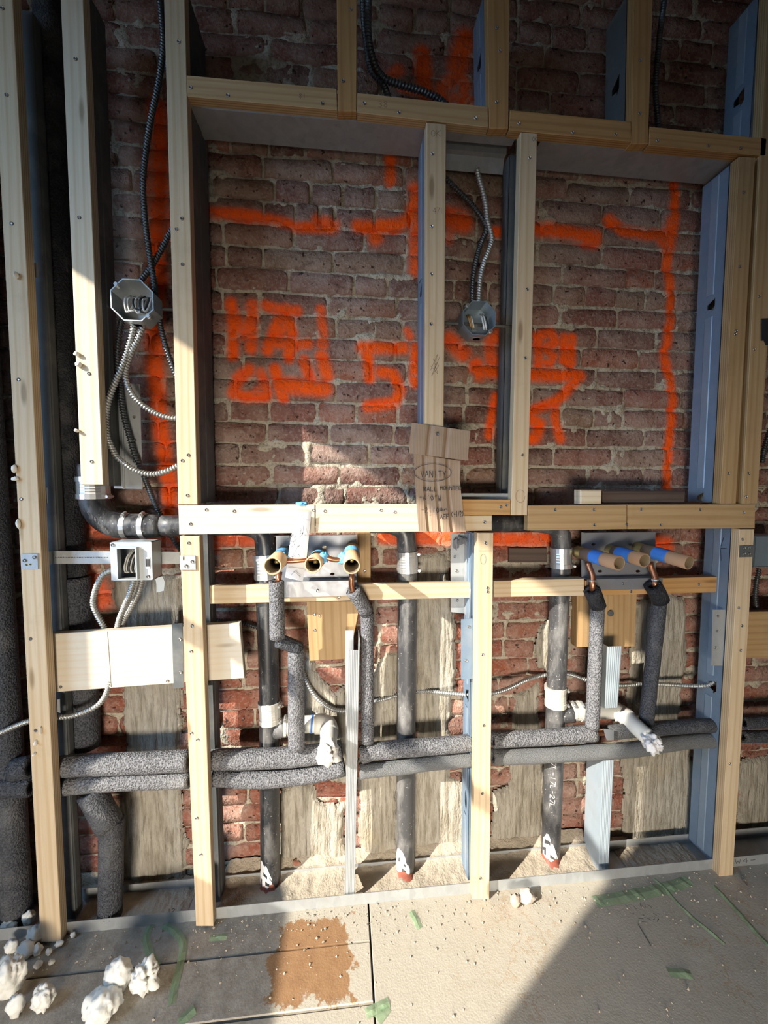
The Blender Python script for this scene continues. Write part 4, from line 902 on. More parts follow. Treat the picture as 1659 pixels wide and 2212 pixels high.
sleeve([(762,1275),(778,1298),(791,1322)], 32, None, FOAM, [.025,.04,.055], parent=R2); sleeve([(793,1324),(794,1450),(794,1602)], 29, None, FOAM, [.06,.06,.055], parent=R2)
core(R2, [(760,1240),(759,1262),(764,1284)], [.02,.022,.028])
R3 = tag(empty('riser', at(1279,1578,YF)), 'foam sleeved riser under the left blue taped tube', 'pipe', 'foam sleeved risers')
sleeve([(1278,1274),(1285,1290),(1292,1310)], 36, None, FOAMX, [.03,.035,.04], parent=R3); sleeve([(1291,1306),(1287,1400),(1279,1572)], 31, None, FOAM, [.045,.05,.04], parent=R3)
core(R3, [(1270,1214),(1273,1226),(1280,1244),(1280,1278)], [.055,.05,.04,.032], .0085)
R4 = tag(empty('riser', at(1396,1560,YF)), 'foam sleeved riser under the right blue taped tubes', 'pipe', 'foam sleeved risers')
sleeve([(1410,1264),(1419,1280),(1427,1298)], 38, None, FOAMX, [.03,.035,.04], parent=R4); sleeve([(1425,1292),(1413,1400),(1396,1558)], 32, None, FOAMD, [.045,.055,.05], parent=R4)
core(R4, [(1404,1214),(1408,1230),(1416,1248),(1415,1270)], [.055,.05,.04,.032], .0085)
for rr, pt in ((R3, (1280,1252)), (R4, (1416,1250))): tube('solder_ring', [at(pt[0], pt[1], .039), at(pt[0], pt[1]+5, .039)], .0105, BANDM, rr, n=12, step=.01)
R5 = tag(empty('riser', at(238,1978,.055)), 'broken foam sleeved pipe rising from floor in the far left bay', 'pipe', 'foam sleeved risers')
sleeve([(196,1708),(214,1742),(236,1782)], 52, None, FOAMD, [.055,.052,.05], parent=R5); sleeve([(240,1772),(240,1860),(238,1985)], 47, None, FOAMD, .055, parent=R5); core(R5, [(228,1772),(240,1792)], .05, .011)
R6 = tag(empty('riser', at(184,1612,.1)), 'thick black foam sleeved pipe behind the shorter second stud', 'pipe', 'foam sleeved risers')
sleeve([(100,-40),(118,300),(137,770),(154,1100),(160,1243)], 46, None, FOAMX, .118, parent=R6); sleeve([(163,1247),(180,1480),(187,1612)], 52, None, FOAMD, .117, parent=R6)
big = tag(tube('large_sleeve', [(-1.0,.085,0.0),(-1.0,.085,1.2),(-1.0,.085,2.7)], .062, FOAMX, n=26, step=.05, rough=.03), 'very thick black foam sleeve at the left picture edge', 'pipe')
tag(tube('foam_sleeve', [(-.895,.075,0),(-.895,.075,1.1),(-.90,.075,2.7)], .034, FOAMD, n=20, step=.05, rough=.03), 'blue-black foam sleeve hugging the far left stud', 'pipe')

# valves with cardboard tubes
def ctube(fr, bk, Yf, Yb, rp, label, mat, tapem, group, brass=True, tape=(.35,.75)):
    a, b = at(*fr, Yf), at(*bk, Yb); r = mm(rp, Yf); d = b-a
    n = 24; V = []; Fc = []; T = d.normalized(); N = T.orthogonal().normalized(); B = T.cross(N); ri = r*.84
    for (p, rr) in ((a, ri), (a, r), (b, r), (b, ri)):
        V += [tuple(p+(N*math.cos(2*math.pi*i/n)+B*math.sin(2*math.pi*i/n))*rr) for i in range(n)]
    for j in range(4):
        k = (j+1) % 4
        for i in range(n): Fc.append((j*n+i, j*n+(i+1) % n, k*n+(i+1) % n, k*n+i))
    o = fixn(mk('cardboard_tube', V, Fc, [mat, TUBESHADE], mi=[1 if k >= 3*n else 0 for k in range(4*n)])); tag(o, label, 'tube', group)
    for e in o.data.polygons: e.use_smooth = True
    t0, t1 = tape
    tube('tape_wrap', [a.lerp(b, t0), a.lerp(b, (t0+t1)/2), a.lerp(b, t1)], r*1.04, tapem, o, n=24, step=.004, rough=.05, cap=False)
    tube('valve_stem', [a.lerp(b, .35), a.lerp(b, .6), a.lerp(b, .98)], [ri*.28, ri*.6, ri*.72], BRASS, o, n=14, step=.004)
    tube('valve_body', [a.lerp(b, .93), a.lerp(b, 1.22)], r*.95, BRASS, o, n=16, step=.01)
    return o
GT = 'cardboard tubes over the left valves'; GTR = 'cardboard tubes over the right valves'
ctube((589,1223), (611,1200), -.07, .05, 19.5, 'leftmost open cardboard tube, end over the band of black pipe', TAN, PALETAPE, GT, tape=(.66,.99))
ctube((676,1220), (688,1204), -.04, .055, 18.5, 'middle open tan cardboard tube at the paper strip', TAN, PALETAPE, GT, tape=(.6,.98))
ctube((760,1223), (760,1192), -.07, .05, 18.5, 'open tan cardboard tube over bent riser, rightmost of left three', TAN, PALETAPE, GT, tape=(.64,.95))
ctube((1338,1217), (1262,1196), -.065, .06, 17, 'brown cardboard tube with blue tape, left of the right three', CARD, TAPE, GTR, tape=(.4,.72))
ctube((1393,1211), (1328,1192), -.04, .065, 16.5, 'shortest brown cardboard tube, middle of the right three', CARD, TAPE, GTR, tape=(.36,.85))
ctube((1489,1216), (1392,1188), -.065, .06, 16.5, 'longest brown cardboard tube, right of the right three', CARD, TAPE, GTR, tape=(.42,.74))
XB = tag(tube('copper_crossbar', path([(612,1212),(640,1211),(668,1208),(700,1204),(722,1209),(745,1208)], [.0,-.002,.002,.0,-.002,.0]), mm(5.5), COPPER, n=12, step=.006), 'copper bar linking the left three valves', 'pipe')
for i, (a, b) in enumerate(((612,1207),(700,1204),(742,1206))):
    lump('tape_wad', at(a, b, .0), mm(11), PALETAPE, XB, 20+i, .55, 3, (1,1,1.3), 3.5)

# ------------------------------------------------------------------ armoured cables
def bx(px, Y, label, r=.0066, mat=CABLE, pitch=.0070):
    p = path(px, Y)
    hel = lambda s, t: 1-.34*np.clip(np.sin(2*np.pi*(s/pitch)+t),-.35,1)
    return tag(tube('armoured_cable', p, r, mat, n=10, step=.0011, mod=hel), label, 'cable', 'armoured cables')
bx([(341,-30),(349,40),(352,100),(343,175),(326,255),(314,335),(309,400),(313,470),(322,545),(331,600),(338,650),(345,695),(355,740),(373,793),(392,840)], .055, 'long cable down the left bay behind octagon box', mat=CABLED)
bx([(348,-30),(354,50),(358,110),(366,180)], .075, 'second cable at top beside the long left stud', mat=CABLED)
bx([(384,470),(365,507),(345,545),(325,578),(300,612)], [.07,.07,.07,.065,.055], 'short dark cable entering left octagon box from behind the stud', mat=CABLED)
bx([(264,690),(258,717),(254,757),(254,790),(257,820),(262,864),(268,902),(277,935),(290,980),(306,1016),(317,1043),(329,1074),(340,1099),(356,1130),(375,1165),(392,1190)], [.05,.062,.066,.068,.068,.066,.066,.066,.066,.07,.085,.115,.13,.135,.135,.135], 'dark cable dropping from octagon box past the steel strap', mat=CABLED)
bx([(290,698),(286,722),(276,757),(263,793),(248,828),(235,864),(229,902),(231,938),(240,964),(252,986),(267,1000),(286,1013),(309,1022),(334,1024),(359,1018),(382,1007),(402,994)], [.035]*3+[.03]*12+[.04,.05], 'bright cable making the big loop under left octagon box')
bx([(310,699),(301,727),(286,757),(276,783),(271,808),(276,833),(289,856),(309,876),(337,893),(362,902),(380,904),(400,905)], .038, 'bright cable curving right from left octagon box')
bx([(240,1232),(222,1242),(211,1261),(203,1287),(202,1307),(210,1328),(222,1350),(231,1368),(236,1385)], [.03,.03,.03,.035,.04,.05,.06,.065,.066], 'cable looping out of the left side of the square box')
bx([(290,1250),(281,1281),(267,1314),(257,1340),(253,1362),(252,1385)], [.03,.035,.045,.055,.062,.066], 'bright cable from square box bottom, left of a pair')
bx([(308,1248),(300,1279),(284,1312),(268,1340),(262,1362),(260,1385)], [.045,.05,.06,.068,.072,.075], 'darker cable from square box bottom, right of a pair', mat=CABLE)
bx([(-30,1592),(0,1583),(25,1572),(59,1559),(95,1553),(124,1550),(152,1547),(182,1538),(210,1524),(225,1507),(233,1489),(237,1470)], .04, 'cable crossing behind the far left stud below the board')
bx([(655,1450),(659,1463),(671,1488),(688,1511),(711,1529),(731,1535),(752,1534),(785,1526),(807,1516),(840,1507),(858,1502),(898,1494),(934,1494),(977,1498),(1022,1501),(1064,1497),(1098,1487),(1136,1469),(1164,1460),(1182,1458),(1228,1456),(1265,1468),(1300,1477),(1342,1480),(1379,1478),(1432,1478),(1485,1481),(1524,1481),(1545,1472),(1570,1462)],
   [.135,.135,.13,.125,.122,.12,.12,.122,.128,.14,.141,.141,.13,.11,.09,.08,.09,.11,.138,.141,.141,.138,.125,.12,.115,.105,.09,.075,.062,.06], 'long pale cable sagging across the lower bays behind pipes', r=.0062)
bx([(783,-30),(786,45),(791,90),(796,127),(803,154),(816,169),(828,182),(836,202),(842,222)], .075, 'dark cable dropping behind header, left of two', mat=CABLED, r=.0075)
bx([(797,-30),(795,36),(796,80),(801,112),(813,148),(831,170),(858,181),(890,190),(920,200),(948,214),(968,232)], .06, 'thick dark cable curving right behind the header', mat=CABLED, r=.0082, pitch=.0085)
bx([(950,374),(966,389),(988,411),(1014,436),(1033,460),(1047,482),(1049,500),(1040,521),(1029,559),(1022,596),(1020,630),(1020,656)], [.075]*8+[.06,.055,.05,.048], 'dark cable crossing down to left top of right octagon box', mat=CABLED)
bx([(1030,365),(1036,390),(1043,415),(1049,444),(1052,472),(1059,498),(1062,519),(1055,542),(1045,568),(1038,596),(1035,627),(1034,655)], [.062]*7+[.058,.055,.05,.048,.046], 'shiny cable entering the top of right octagon box')
bx([(1440,-30),(1427,60),(1420,130),(1416,190),(1419,240),(1423,290)], .09, 'thin dark cable in the top right bay', mat=CABLED)
bx([(1672,900),(1652,965),(1646,1000)], .08, 'dark cable at right edge beside the upper stud', mat=CABLED)
bx([(1640,1228),(1634,1260),(1632,1300),(1640,1335)], .07, 'dark cable under the box at right edge', mat=CABLED)
bx([(430,1338),(520,1346),(560,1356),(580,1362)], .135, 'dark cable stub behind the jagged board end', mat=CABLED)

# ------------------------------------------------------------------ boxes
def octbox(c, rp, Yf, dep, label, mat):
    o = empty('octagon_box', at(c[0], c[1]+rp, Yf)); tag(o, label, 'junction box', 'octagonal junction boxes')
    P = at(c[0], c[1], Yf); r = mm(rp, Yf); ap = r*1.06
    def ring(R, y): 
        k = .42; a = R; q = R*k
        return [(P.x-q,y,P.z+a),(P.x+q,y,P.z+a),(P.x+a,y,P.z+q),(P.x+a,y,P.z-q),(P.x+q,y,P.z-a),(P.x-q,y,P.z-a),(P.x-a,y,P.z-q),(P.x-a,y,P.z+q)]
    R1_, R2_, R3_, R4_ = ring(ap, Yf), ring(ap, Yf+dep), ring(ap*.95, Yf), ring(ap*.95, Yf+dep-.002)
    V = R1_+R2_+R3_+R4_; Fc = []
    for i in range(8):
        j = (i+1) % 8; Fc += [(i,j,8+j,8+i),(i,16+i,16+j,j),(16+i,24+i,24+j,16+j)]
    Fc += [tuple(range(8,16)), tuple(range(24,32))[::-1]]
    fixn(mk('shell', V, Fc, mat, o))
    for sx, sz in ((-1,1),(1,-1)):
        q = Vector((P.x+sx*ap*.72, Yf+.003, P.z+sz*ap*.72)); mb = MB(); mb.cyl(q, q+Vector((0,.008,0)), .006, 8); mb.cyl(q-Vector((0,.005,0)), q, .0045, 8); mb.build('ear_screw', BANDM, o)
    for k in range(3):
        mb = MB(); a = -2.0+k*.45; q = Vector((P.x+math.cos(a)*ap*.3, Yf+dep*.5, P.z-ap*1.0)); mb.cyl(q, q+Vector((0,0,-.0015)), .010, 12); mb.build('knockout', mat, o)
    mb = MB(); q = Vector((P.x, Yf+dep-.004, P.z)); mb.box(q-Vector((.008,.006,.014)), q+Vector((.008,.003,.0))); mb.build('cable_clamp', BANDM, o)
    return o, P, ap
def wire(parent, pts, mat, r=.0023): tube('wire', pts, r, mat, parent, n=7, step=.004)
o1, P, ap = octbox((285,648), 38, .004, .048, 'octagonal junction box with pale wires in left bay', BOXM)
for k, (x, wd_, hh, m) in enumerate(((-.35,.22,.9,WIREW),(-.2,.3,.8,WIREW),(.15,.28,.95,WIREW),(.35,.2,.9,WIREB),(.5,.15,.8,WIREW),(.05,.35,.6,WIREB))):
    wire(o1, [P+Vector((ap*x, .03, ap*.5*hh)), P+Vector((ap*(x-.1), .012, ap*.1)), P+Vector((ap*(x+wd_*.1), .005, -ap*.6*hh)), P+Vector((ap*(x+wd_), .01, -ap*.3)), P+Vector((ap*(x+wd_), .03, ap*.4))], m)
o2, P, ap = octbox((1036,687), 34, .022, .05, 'bluish octagonal junction box with ochre wires in narrow niche', BOXB)
for k, (x, wd_, hh, m) in enumerate(((-.55,.2,.7,WIREY),(-.45,.2,.8,WIREY),(-.35,.15,.75,WIREW),(.3,.15,.9,WIREW),(.45,.12,.9,WIREW),(.55,.1,.8,WIREB))):
    wire(o2, [P+Vector((ap*x, .035, ap*.6*hh)), P+Vector((ap*(x-.05), .012, ap*.1)), P+Vector((ap*(x+wd_*.5), .01, -ap*.6*hh)), P+Vector((ap*(x+wd_), .03, -ap*.2))], m)
bar = tag(tube('hanger_bar', [at(330,667,.05), at(400,670,.05)], .0035, DULL, n=8, step=.05), 'thin dark hanger bar beside the left octagon box', 'bracket')
tag(tube('hanger_bar', [at(950,697,.07), at(1110,706,.07)], .0042, DULL, n=8, step=.05), 'dark hanger bar behind the right octagon box', 'bracket')
lump('weld_spatter', at(229,661,.05), .009, DULL, bar, 3, .4, 2)

def sqbox(x0, x1, y0, y1, Yf, dep, label, mat, ring=True):
    a, b = at(x0, y0, Yf), at(x1, y1, Yf); o = tag(empty('square_box', Vector(((a.x+b.x)/2, Yf+dep/2, b.z))), label, 'junction box')
    t = .0016; mb = MB(); L, R_, T_, B_ = a.x, b.x, a.z, b.z
    for q in (((L,Yf,B_),(L+t,Yf+dep,T_)), ((R_-t,Yf,B_),(R_,Yf+dep,T_)), ((L,Yf,T_-t),(R_,Yf+dep,T_)), ((L,Yf,B_),(R_,Yf+dep,B_+t)), ((L,Yf+dep-t,B_),(R_,Yf+dep,T_))): mb.box(*q)
    mb.build('shell', mat, o)
    if ring:
        w = R_-L; h = T_-B_; f0, f1 = L+w*.19, L+w*.69; g0, g1 = B_+h*.05, B_+h*.88
        bm = MB(); yy = Yf-.002
        o_ = [(L-.001,yy,B_+h*.02),(R_+.001,yy,B_+h*.02),(R_+.001,yy,T_-.001),(L-.001,yy,T_-.001)]; i_ = [(f0,yy,g0),(f1,yy,g0),(f1,yy,g1),(f0,yy,g1)]; i2 = [(x,yy-.012,z) for x,_,z in i_]; i3 = [(x+(.003 if k in (0,3) else -.003),yy-.012,z+(.003 if k < 2 else -.003)) for k,(x,_,z) in enumerate(i_)]; i4 = [(x,yy+.004,z) for x,_,z in i3]
        V = o_+i_+i2+i3+i4; Fc = []
        for r_ in range(4):
            for k in range(4): j = (k+1) % 4; Fc.append((r_*4+k, r_*4+j, (r_+1)*4+j, (r_+1)*4+k))
        fixn(mk('plaster_ring', V, Fc, mat, o))
        for (u, v) in ((.06,.93),(.9,.1)): screw(Vector((L+w*u, yy-.001, B_+h*v)), o)
        mb = MB(); mb.box((R_-w*.16,Yf-.003,B_+h*.3),(R_-w*.04,Yf-.0022,B_+h*.6)); mb.build('paper_label', PAPER, o)
        mb = MB()
        for k in range(9): mb.box((R_-w*.145+k*w*.011,Yf-.0036,B_+h*.36),(R_-w*.145+k*w*.011+.0004+.0004*(k%3),Yf-.003,B_+h*.56))
        mb.build('bar_lines', INK, o)
        c = Vector(((f0+f1)/2, Yf+.02, (g0+g1)/2))
        for k, m in enumerate((WIREW, WIREW, WIREB, WIREW, WIREB, WIREW)):
            x = -.014+.005*k; wire(o, [c+Vector((x+.008,.015,.03)), c+Vector((x,-.004,.01)), c+Vector((x-.006,-.006,-.02)), c+Vector((x+.0,-.004,-.028)), c+Vector((x+.012,.0,-.008)), c+Vector((x+.016,.015,.026))], m, .0019)
    return o
SQ = sqbox(239, 330, 1171, 1253, .0, .05, 'square steel junction box with plaster ring and white wires', BOXM)
tag(plate('box_foot', [(335,1248),(352,1246),(356,1258),(354,1276),(338,1280),(338,1262)], .045, .0015, BOXM, SQ), None)
SQR = sqbox(1630, 1700, 1157, 1224, .03, .05, 'bluish square box cut by the right picture edge', BOXB, ring=False)
mb = MB(); a, b = at(1632,1159,.028), at(1700,1222,.028); mb.box((a.x,.026,b.z),(b.x,.029,a.z)); mb.build('cover', BOXB, SQR)
BR = tag(plate('box_bracket', [(112,1190),(388,1192),(388,1218),(112,1218)], .052, .0015, STEEL), 'perforated steel bracket bar carrying the square box', 'bracket')
tp = plate('fixing_tab', [(46,1197),(81,1196),(82,1229),(47,1229)], -.0035, .002, STEEL, BR, holes=[slot(58,1220,3,2), slot(66,1219,3,2)]); screw(at(53,1211,-.005), tp); screw(at(74,1204,-.005), tp)
tq = plate('fixing_tab', [(388,1200),(422,1200),(423,1231),(389,1231)], -.0035, .002, STEEL, BR, holes=[slot(397,1206,2,5), slot(404,1222,3,2)]); screw(at(415,1213,-.005), tq); screw(at(402,1223,-.005), tq)
mb = MB(); q = [at(81,1196,-.003), at(81,1229,-.003), at(113,1218,.053), at(113,1190,.053)]; mb.add(q+[p+Vector((.0015,.001,0)) for p in q], [(0,1,2,3),(7,6,5,4),(0,4,5,1),(1,5,6,2),(2,6,7,3),(3,7,4,0)]); mb.build('twisted_arm', STEEL, BR)
mb = MB()
for i in range(34): x = 120+i*3.4; p = at(x, 1204, .0515); mb.box((p.x-.0008,.0512,p.z-.0008),(p.x+.0008,.052,p.z+.0008))
hk = mb.build('punched_dots', INK, BR); hk['kind'] = 'stuff'
tz = tag(plate('fixing_tab', [(1599,1179),(1630,1178),(1629,1203),(1598,1204)], -.003, .002, DULL), 'small dark steel tab on the lower right stud', 'bracket')
for a, b in ((1608,1184),(1618,1184),(1608,1196),(1619,1197)): screw(at(a, b, -.0042), tz)
tag(plate('corner_bracket', [(1646,688),(1700,686),(1700,745),(1656,745),(1652,735),(1646,735)], -.004, .003, BLACKV), 'black bracket at the right edge on the upper stud', 'bracket')
for i, (x, y, w, h) in enumerate(((69,570,13,30),(90,1057,12,30),(117,1514,12,26))):
    tag(plate('clip_tab', [(x,y),(x+w,y-4),(x+w+1,y+h),(x+1,y+h-3)], .028, .0015, PLATE), ['small steel clip high on the far left stud','small steel clip midway on the far left stud','small steel clip where the low cable meets far left stud'][i], 'clip', 'steel clips beside far left stud')
wz = tag(fixn(mk('washer', [(at(1319,1325,.109)+Vector((.010*math.cos(i*math.pi/8)*k, -.0012*k2, .010*math.sin(i*math.pi/8)*k)))[:] for k, k2 in ((1,0),(1,1),(.5,2)) for i in range(16)], [(j*16+i, j*16+(i+1)%16, (j+1)*16+(i+1)%16, (j+1)*16+i) for j in range(2) for i in range(16)]+[tuple(range(32,48))], DULL)), 'round grey washer on plywood block between right risers', 'washer')

# ------------------------------------------------------------------ sign, paper, marks
def sheet(name, edgeL, edgeR, Yf, mat, n=24, t=.002, parent=None, fold=None):
    """sheet between two px edge polylines (same count), Yf(u, v) depth"""
    m = 20; V = []; L = np.array(edgeL, float); R_ = np.array(edgeR, float); k = np.linspace(0, 1, len(L))
    for j in range(m+1):
        v = j/m; l = [np.interp(v, k, L[:,i]) for i in (0,1)]; r = [np.interp(v, k, R_[:,i]) for i in (0,1)]
        for i in range(n+1):
            u = i/n; p = at(l[0]+(r[0]-l[0])*u, l[1]+(r[1]-l[1])*u, Yf(u, v)); V.append(p)
    N_ = len(V); V += [p+Vector((0,t,0)) for p in V]; q = lambda j, i: j*(n+1)+i; Fc = []
    for j in range(m):
        for i in range(n): Fc += [(q(j,i),q(j+1,i),q(j+1,i+1),q(j,i+1)), (N_+q(j,i),N_+q(j,i+1),N_+q(j+1,i+1),N_+q(j+1,i))]
    for j in range(m): Fc += [(q(j,0),N_+q(j,0),N_+q(j+1,0),q(j+1,0)), (q(j,n),q(j+1,n),N_+q(j+1,n),N_+q(j,n))]
    for i in range(n): Fc += [(q(0,i),q(0,i+1),N_+q(0,i+1),N_+q(0,i)), (q(m,i),N_+q(m,i),N_+q(m,i+1),q(m,i+1))]
    return mk(name, V, Fc, mat, parent)
cr = lambda u, *cs: sum(max(0, 1-abs(u-c)/.05)*.006 for c in cs)
sg_y = lambda u, v: -.014-.006*v+cr(u, .22, .47, .72)+.002*math.sin(u*9)
SIGNO = sheet('cardboard_sign', [(894,980),(897,1043),(901,1104),(905,1147)], [(995,996),(993,1036),(1000,1100),(1006,1150)], sg_y, SIGN, 36, .003)
tag(SIGNO, 'torn cardboard sign with handwritten vanity note hanging over the rail', 'sign')
FLAP = sheet('flap', [(890,913),(886,945),(883,979)], [(1016,931),(1013,962),(1010,995)], lambda u, v: -.012-.012*v+cr(u, .32, .62)*1.2+(.01 if u < .06 else 0), SIGN, 36, .003, SIGNO)
screw(at(945,938,-.026), FLAP)
notes = text('VANITY', 909, 1017, 7, 14, 0, .12) + [[(935+40*math.cos(a), 1021+19*math.sin(a)) for a in [i*2*math.pi/26 for i in range(27)]]]
notes += text('WALL', 914, 1052, 6, 9) + text('MOUNTED', 951, 1051, 5.0, 8, 0, -.02) + text("-6'0\"W", 906, 1069, 6, 12, 0, .2) + text("-2'10\"", 910, 1096, 6, 11, 0, .2)
notes += text('AFF', 951, 1112, 5, 9, 0, -.2) + text('(+', 974, 1106, 4.5, 11) + text('1/2)', 985, 1104, 3.2, 12) + text('wn', 950, 1098, 7, 6, 0, -.3)
ribbon('handwriting', notes, -.0240, INK, SIGNO, .0013)
pap_y = lambda u, v: -.012+.030*max(0, v-.35)/.65-.006*math.sin(u*3.1)
PAP = sheet('paper_strip', [(641,1103),(627,1169),(622,1205),(616,1247)], [(673,1105),(665,1181),(661,1215),(654,1256)], pap_y, PAPER, 14, .0006)
tag(PAP, 'narrow sheet of drawing paper hung over the left rail', 'paper')
sk = text('O', 648, 1112, 5, 5)
rp = random.Random(4)
for k in range(26):
    v = rp.uniform(.3, .68); x = 637+rp.uniform(-6,16)-v*8; y = 1103+v*150; ln = [(x, y)]
    for _ in range(rp.randint(2,5)): ln.append((ln[-1][0]+rp.uniform(-4,4), ln[-1][1]+rp.uniform(-6,6)))
    sk.append(ln)
sk += [[(634,1122),(670,1124)], [(651,1135),(655,1135),(656,1150),(648,1160),(646,1172)], [(645,1160),(650,1150),(651,1135)]]
ribbon('drawing_lines', sk, -.02, INK, PAP, .0007)
sk2 = [[(628,1243),(640,1232),(648,1248)], [(622,1225),(656,1228)], [(634,1234),(650,1246)]]
ribbon('drawing_lines', sk2, .0, PENCIL, PAP, .0007)
tag(lump('tape_wad', at(652,1088,.008), mm(12), PALETAPE, None, 33, .5, 3, (1.1,1,.32), 3), 'crumpled pale blue tape on the rail above the paper', 'tape')
# pencil marks on the wood
def mark(parent, lines, Y=-.0004, m=PENCIL, w=.0008): ribbon('pencil_mark', lines, Y, m, parent, w)
S3 = [o for o in bpy.data.objects if o.name.startswith('wood_stud')]
byl = lambda s: [o for o in bpy.data.objects if o.get('label', '').startswith(s)][0]
mark(byl('stud between the left niche'), text('OK', 931, 281, 9, 14)+text('471', 936, 449, 6, 12, 0, 0, 1.2)+[[(930,800),(945,765),(938,800),(950,770),(932,812),(948,790),(936,775),(946,808),(930,790)]])
mark(byl('stud between the junction box'), text('OK', 1150, 296, 4, 9)+[[(1124+10*math.cos(a), 1072+14*math.sin(a)) for a in [i*2*math.pi/14 for i in range(14)]]])
mark(byl('pale header board'), text('81', 646, 202, 6, 10)); mark(byl('header board between first'), text('38', 818, 218, 8, 14))
mark(WM, [[(1033,1190),(1064,1190)], [(1044+6*math.cos(a), 1208+11*math.sin(a)) for a in [i*2*math.pi/14 for i in range(15)]]])
mark(GB, [[(232,1364),(236,1420),(240,1484)]], .0345, PENCIL, .0012)
BLS = byl('tall blue steel stud'); xw = at(1554,1880).x-.0018
mb = MB()
for ln in ([(.045,.0),(.055,-.035),(.05,-.075)], [(.035,-.035),(.072,-.04)], [(.062,-.012),(.058,-.05)]):
    for (y0_, z0_), (y1_, z1_) in zip(ln[:-1], ln[1:]):
        zb = zof(1552,1158,.05)
        def PX(z): a, b = at(1598,1143), at(1554,1880); return b.x+(a.x-b.x)*(z-b.z)/(a.z-b.z)-.0008
        p = Vector((PX(zb+z0_), y0_, zb+z0_)); q = Vector((PX(zb+z1_), y1_, zb+z1_)); d = (q-p).normalized(); n_ = d.cross(Vector((1,0,0)))*.0009; mb.add([p-n_, q-n_, q+n_, p+n_], [(0,1,2,3)])
mb.build('marker_note', INK, BLS)

# little drips of foam on the left studs
for i, (par, x, y, w, h) in enumerate(((W2,166,764,6,5),(W2,170,787,7,6),(W2,166,930,5,4),(W1,31,1012,5,9),(W1,33,1034,7,5),(W1,40,1132,4,11),(W1,35,594,4,7),(W1,77,1605,3,6),(W1,88,1578,2,9),(W1,74,1629,3,3))):
    lump('foam_drip', at(x, y, -.004), mm(1), SPRAYFOAM, par, 50+i, .3, 2, (w, 6, h))

# ------------------------------------------------------------------ floor clutter
def mound(name, x0, x1, zf, label):
    nxm, nym = 150, 22; xs = np.linspace(x0, x1, nxm); ys = np.linspace(WT+.004, BRICK-.002, nym); X, Y = np.meshgrid(xs, ys); t = (Y-ys[0])/(ys[-1]-ys[0])
    Z = .006+zf*t**2.2+.012*(fbm(X*30, Y*30, 5)-.5)+.010*(fbm(X*110, Y*110, 8)-.5)
    e = np.minimum(1, np.minimum(X-x0, x1-X)/.02); Z = np.maximum(.0035, Z*e); V = np.stack([X, Y, Z], -1).reshape(-1,3)
    idx = np.arange(nxm*nym).reshape(nym, nxm); Q = np.stack([idx[:-1,:-1], idx[:-1,1:], idx[1:,1:], idx[1:,:-1]], -1).reshape(-1,4)
    return tag(mk(name, V, Q.tolist(), DUST, smooth=True), label, 'dust', kind='stuff')
mound('mortar_dust', at(470,1900,.1).x, at(1290,1860,.1).x, .045, 'sandy mortar dust heaped in the track along the wall')
mound('mortar_dust', at(1330,1860,.1).x, at(1480,1860,.1).x, .006, 'thin dust inside the track of the right bay')
mound('mortar_dust', at(190,1930,.1).x, at(420,1920,.1).x, .006, 'thin dust inside the track of the left bay')
mb = MB(); rc = random.Random(11)
def crumb(p, s):
    a = [Vector((rc.uniform(.5,1)*s*dx, rc.uniform(.5,1)*s*dy, rc.uniform(.4,1)*s*dz)) for dx, dy, dz in ((1,0,0),(-1,0,0),(0,1,0),(0,-1,0),(0,0,1.0),(0,0,-.4))]
    mb.add([p+q+Vector((0,0,s*.3)) for q in a], [(0,2,4),(2,1,4),(1,3,4),(3,0,4),(2,0,5),(1,2,5),(3,1,5),(0,3,5)])
for i in range(1500):
    x = rc.uniform(-.95, 1.3); y = rc.gauss(-.0, .05) if i % 3 else rc.uniform(-.36, .0)
    if WT-.006 < y < WT+.006: continue
    z = .006 if y > WT else .001
    if y > WT: continue
    crumb(Vector((x, y, z)), rc.choice((.0012,.0018,.0018,.003,.0045))*rc.uniform(.7,1.2))
tag(mb.build('rubble_crumbs', DUST), 'crumbs of mortar scattered along the floor track', 'crumbs', kind='stuff')
def chunk(px, py, wpx, hpx, label, seed, mat=SPRAYFOAM, cat='foam', amp=.4, group='chunks of white foam on the floor'):
    p = fl(px, py+hpx*.42); r = mm(wpx/2, p.y); h = mm(hpx/2, p.y)
    c = Vector((p.x, p.y+r*.35, h*.8)); o = lump('foam_chunk' if mat is SPRAYFOAM else 'stone', c, 1.0, mat, None, seed, amp, 4 if wpx > 40 else 3, (r, r*.8, h*.95))
    zmin = min(v.co.z for v in o.data.vertices)+o.location.z; o.location.z -= zmin-.0008
    return tag(o, label, cat, group)
chunk(14,2128,66,88,'big white foam chunk cut by the left picture edge',1); chunk(30,2182,36,52,'foam chunk below the big left edge chunk',2); chunk(87,2168,46,54,'flaky foam chunk at lower left, alone by the foam blob',3)
chunk(252,2122,62,82,'smooth swirled foam blob, left of the torn piece',4,amp=.22); chunk(308,2128,66,76,'torn foam piece with thin wings, right of smooth blob',5,amp=.5); chunk(213,2188,74,62,'large pale foam chunk at the bottom edge',6)
chunk(72,2030,34,46,'foam chunk leaning near the foot of far left stud',7); chunk(50,2062,38,34,'foam chunk below the one by the far left stud',8); chunk(22,2052,30,30,'foam chunk by the left edge under the small dim ones',9)
chunk(60,1990,26,32,'dim foam chunk behind far left stud base',10); chunk(15,2008,34,30,'dim foam chunk at left edge of track',11); chunk(78,2056,22,26,'small foam flake touching the cluster by far left stud',12)
